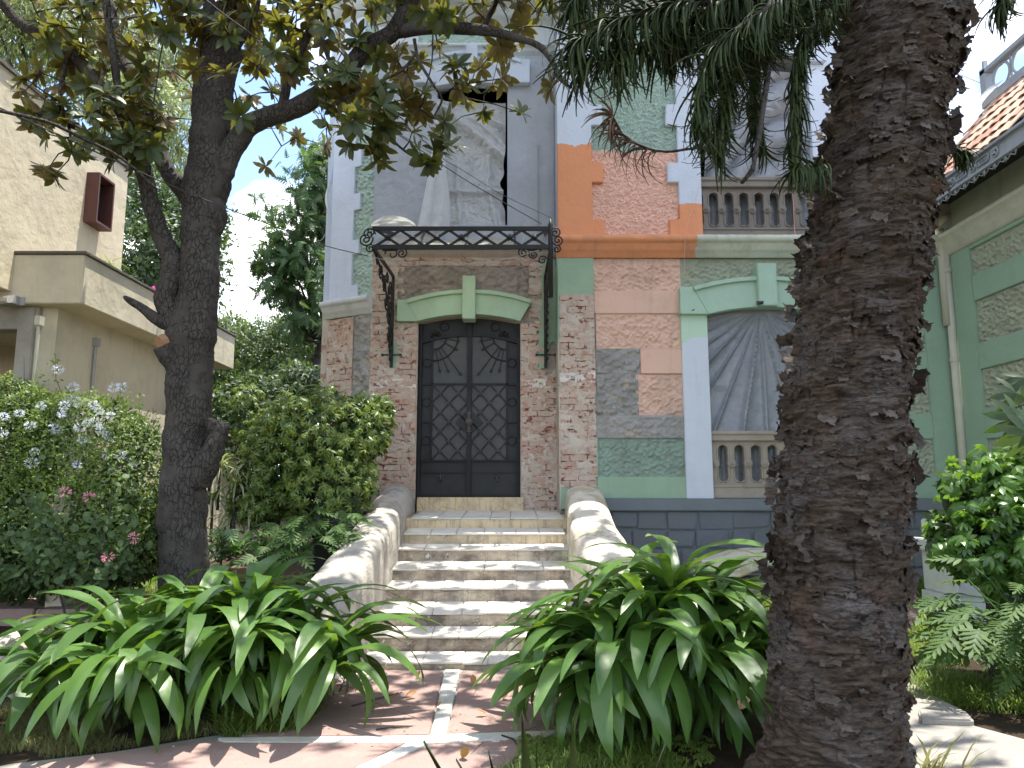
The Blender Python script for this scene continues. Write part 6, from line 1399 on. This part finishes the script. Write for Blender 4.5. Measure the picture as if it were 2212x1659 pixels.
abranch([(1830,0,4.2),(1700,30,4.0),(1640,100,4.0),(1625,190,4.0),(1640,280,4.0)],260,.26,1.0,.5,.1,.02)
abranch([(1790,370,4.1),(1750,360,3.95),(1715,365,3.9)],90,.17,.5,.8,.2,.012)
abranch([(2170,-120,4.3),(2180,-50,4.2),(2165,-5,4.2),(2160,15,4.2)],120,.22,.7,.8,.1,.02)
abranch([(2040,330,4.5),(2065,320,4.5),(2085,335,4.5)],60,.14,.5,.8,.1,.012)
abranch([(1480,-140,3.9),(1330,-60,3.8),(1260,-20,3.8),(1235,20,3.8)],160,.28,.5,.7,.1,.02)
abranch([(1560,318,5.2),(1500,320,5.2),(1440,328,5.2),(1390,318,5.2),(1345,290,5.2),(1322,245,5.2)],60,.26,1.6,.25,.45,.012,dead=True)
MB().tube([P(1660,150,3.9),P(1640,290,3.9),P(1625,370,3.9),P(1602,395,3.9)],[.018,.015,.012,.011],7).obj('branch',M['bark'],ar,smooth=True)
# crown above the frame, added for dapple; right side left open for sun
for k in range(16):
    a=k*2.399; zb=5.6+k*.18; rr=2.7-.07*k; c=Vector((np.interp(min(zb,zc[-1]),zc,xc_),AD,zb)); e=c+Vector((math.cos(a)*rr,math.sin(a)*rr,.1)); mid=(c+e)/2+Vector((0,0,.3))
    if math.sin(a)<-.75 or math.cos(a)>.35: continue
    b=MB().tube([c,mid,e],[.06,.04,.012],6).obj('branch',M['bark'],ar,smooth=True)
    for q in range(5):
        s=mid.lerp(e,q/4*.9); sd=Vector((-math.sin(a),math.cos(a),0))*(.7 if q%2 else -.7)+Vector((0,0,-.15)); cords('cords',[s,s+sd*.6+Vector((math.cos(a),math.sin(a),0))*.3,s+sd+Vector((math.cos(a),math.sin(a),-.1))*.5],70,.30,b,M['cord'],.6,.7,0,1.8)
# wire loop on the trunk
q=P(1826,970,AD-.40); pts=[q+Vector((.055*math.cos(t)+.004*t,-.015*math.sin(t*3),.035*math.sin(t)-.0*t)) for t in np.linspace(0,13,60)]; tag(MB().tube(pts,.002,4).obj('wire_coil',M['bark2'],None,smooth=True),'thin wire coiled against the bark of the big trunk','wire')
# ---------------------------------------------------------------- spiky plant at the bottom edge
sp=thing('agave','dark spiky agave whose tips poke up at the bottom edge','plant',tuple(P(1150,2000,2.4)))
for (x0,y0,x1,y1,wd,D) in ((1127,1541,1146,1760,34,2.35),(1238,1550,1232,1760,26,2.4),(915,1600,1010,1760,22,2.3),(1055,1622,1090,1760,18,2.3),(1158,1600,1162,1760,12,2.45),(1438,1605,1385,1760,22,2.4),(985,1640,1060,1760,12,2.3)):
    a=P(x0,y0,D); b=P(x1,y1,D+.15); c=b+(b-a)*.8; w_=wd*PXm(1700,D)*1.3; v=[];s_=12
    for i in range(s_+1):
        t=i/s_; q=a.lerp(c,t); ww=w_*min(1,(t*1.5+.02))**.9/2; v+=[(q.x-ww,q.y-.01,q.z),(q.x,q.y+.012,q.z),(q.x+ww,q.y-.01,q.z)]
    npobj('leaf',v,[(i*3+j,i*3+j+1,(i+1)*3+j+1,(i+1)*3+j) for i in range(s_) for j in range(2)],M['spiky'],sp,[(0,0),(.5,0),(1,0)]*(s_+1))
# ---------------------------------------------------------------- cables
def cable(l,r,mat,label,sag=0,cat='cable'):
    pts=[P(*q) for q in l]; p2,r2=dens(pts,[r]*len(pts),.1); return tag(MB().tube(p2,r2,6).obj('cable' if cat=='cable' else 'wire',mat,None,smooth=True),label,cat)
cable([(-60,205,5),(0,233,5.2),(200,325,6),(410,418,7),(600,492,8),(700,530,8.8),(795,553,9.6)],.006,M['cable'],'black cable running from the left edge past the magnolia to the canopy')
cable([(795,553,9.68),(860,566,9.7),(950,572,9.7),(1040,568,9.7),(1110,556,9.7),(1165,540,9.7)],.004,M['wire'],'slack grey wire hanging below the iron canopy','wire',cat='wire') if False else cable([(795,553,9.68),(860,566,9.68),(950,572,9.68),(1040,568,9.68),(1110,556,9.68),(1165,540,9.68)],.004,M['wire'],'slack grey wire hanging below the iron canopy',cat='wire')
cable([(400,-40,6),(470,20,6.2),(560,85,6.6),(700,180,7.3),(860,290,8.2),(1000,385,9),(1170,484,9.7)],.006,M['cable'],'black cable from the top left crossing before the porch to the canopy finial')
cable([(820,262,7.9),(900,312,8.4),(1000,368,9),(1080,418,9.3),(1190,470,9.7)],.004,M['cable'],'thin second cable just above the one ending at the canopy finial')
cable([(-60,225,5),(0,240,5.1),(100,262,5.4),(180,300,5.8),(260,340,6.1),(340,410,6.4)],.014,M['bark'],'dark twisted vine stretched across the upper left',cat='vine')
cable([(1709,386,10.5),(1714,440,10.45),(1716,490,10.45),(1722,540,10.4)],.005,M['cordr'],'pink string looped down the upper balustrade by the trunk',cat='string')
cable([(1512,395,10.5),(1500,440,10.45),(1482,500,10.4),(1478,600,10.4)],.003,M['cordr'],'thin pink string hanging at the left end of the upper balustrade',cat='string')
cable([(1186,560,10.9),(1190,610,11.05),(1180,650,11.1),(1188,700,11.1)],.006,M['wire'],'white cord dangling beside the right canopy bracket',cat='cord')
cable([(2050,150,14),(2120,180,14),(2200,205,14)],.008,M['wire'],'thin wire in the sky right of the big trunk',cat='wire')
for px,py,lb in ((1495,671,'small black tape scrap on the mint window surround, left springer'),(1641,655,'black tape scrap on the mint keystone')):
    q=P(px,py,DR-.24 if px>1600 else DR-.10); m=MB(); m.add([(q.x-.05,q.y,q.z-.03),(q.x+.05,q.y-.01,q.z-.015),(q.x+.055,q.y-.015,q.z+.03),(q.x-.045,q.y,q.z+.035),(q.x,q.y-.02,q.z)],[(0,1,4),(1,2,4),(2,3,4),(3,0,4)]); tag(m.obj('tape_scrap',M['tape'],None,fix=False),lb,'tape')
q=P(231,508,7.4)
# bougainvillea and grass tuft on the terrace
c=PX(342,645,Xt-.1); bo=thing('bougainvillea','magenta bougainvillea on the cream terrace edge','plant',tuple(c)); n_=260; d=rdir(n_); scatter('flower',FT,frames(d,rdir(n_)),np.array(c)+d*np.array([.22,.3,.16])*R.rand(n_,1)**.4,np.full(n_,.06),M['petalm'],bo)['kind']='stuff'; n_=120; d=rdir(n_); scatter('leaves',LT,frames(d,rdir(n_)),np.array(c)+d*np.array([.25,.3,.12])-np.array([0,0,.08]),np.full(n_,.07),M['plumb'],bo)['kind']='stuff'
rosette_plant('terrace_plant','yellow green spiky tuft on the cream terrace coping','plant',tuple(PX(235,565,Xt-.2)),[(PX(235,572,Xt-.3),1)],SLT,M['spider'],.35,18)
rosette_plant('terrace_plant','small leafy plant at the left end of the cream terrace coping','plant',tuple(P(10,545,TD+.2)),[(P(12,545,TD+.2),1)],SLT,M['plumb'],.25,18)
# ---------------------------------------------------------------- litter
def tread_z(px,py):   # point on stairs or ground seen at a pixel
    for (D,zt,x0,x1),k in zip(steps,range(8)):
        v=(py-829.5)/F; yl=ny[k]*Q; yb=(1494 if k==0 else by[k-1])*Q
        if yb<=py<=yl: Db=11.2 if k==0 else D+TD; t=(yl-py)/(yl-yb); q=P(px,py,D+(Db-D)*t); return q+Vector((0,0,.008))
    return G(px,py,.04)
LF=leaf_t(4,2,.45,.5,-.9,.5); fme=npmesh('fallen_leaf',LF[0]-np.array([0,.5,-.05]),LF[1],M['fallen'],LF[2],True)
for i,(px,py) in enumerate(((853,1534-20),(886,1530-24),(951,1531),(1136,1305),(980,1312),(1150,1500),(1330,1478),(1024,1478),(1155,1497),(1208,1335),(1000,1640),(1095,1508),(905,1463),(1190,1484),(1290,1470),(870,1440),(1062,1420),(1040,1545))):
    q=tread_z(px,py); tag(link('fallen_leaf',fme,None,q+Vector((0,0,.01)),rot=(R.normal()*.3,R.normal()*.3,R.rand()*6.28),scale=(.11*(.7+.5*R.rand()),)*3),'small curled brown fallen leaf on the steps or the pink path','leaf','fallen leaves on the steps and path')
tw_=[((1108,1570),(1205,1571)),((1410,1632),(1448,1660)),((1505,1648),(1528,1650)),((1535,1640),(1560,1620))]
for i,(a,b) in enumerate((((1108-0-0,1577),(1207-0,1570)),)): pass
for i,(a,b,lb) in enumerate((((812,1576),(884,1571),'straight dark twig lying on the left pink slab'),((1084,1588),(1120,1613),'bent twig lying across the right pink slab'),((760,1525),(870,1495),'thin dark stick beside the rubble at the stair foot'))):
    p0=G(*a,.038);p1=G(*b,.038); tag(MB().tube([p0,(p0+p1)/2+Vector((.02,.02,.006)),p1],[.006,.007,.003],5).obj('twig',M['bark'],None,smooth=True),lb,'twig')
p=np.array([(-.0,.0,0.)]); m=MB()
rb_=MB()
for k in range(90):
    q=G(770+R.normal()*28,1470+R.normal()*9,.035); s=.012+.03*R.rand()**2; rb_.add([(q.x+s*R.normal(),q.y+s*R.normal(),q.z+abs(s*R.normal())*.8) for _ in range(4)],[(0,1,2),(0,2,3),(0,3,1),(1,3,2)])
tag(rb_.obj('rubble',M['strip'],None),'pale plaster rubble and chips at the left foot of the stairs','rubble',kind='stuff')
litter=np.array([tuple(G(650+700*R.rand(),1470+150*R.rand(),.036)) for _ in range(260)]); tag(scatter('path_litter',LT1,frames(rdir(260)*np.array([1,1,.1]),rdir(260)*.2+np.array([0,0,1])),litter,.012+.018*R.rand(260),M['fallen'],None),'tiny dry bits of leaf scattered on the path','litter',kind='stuff')
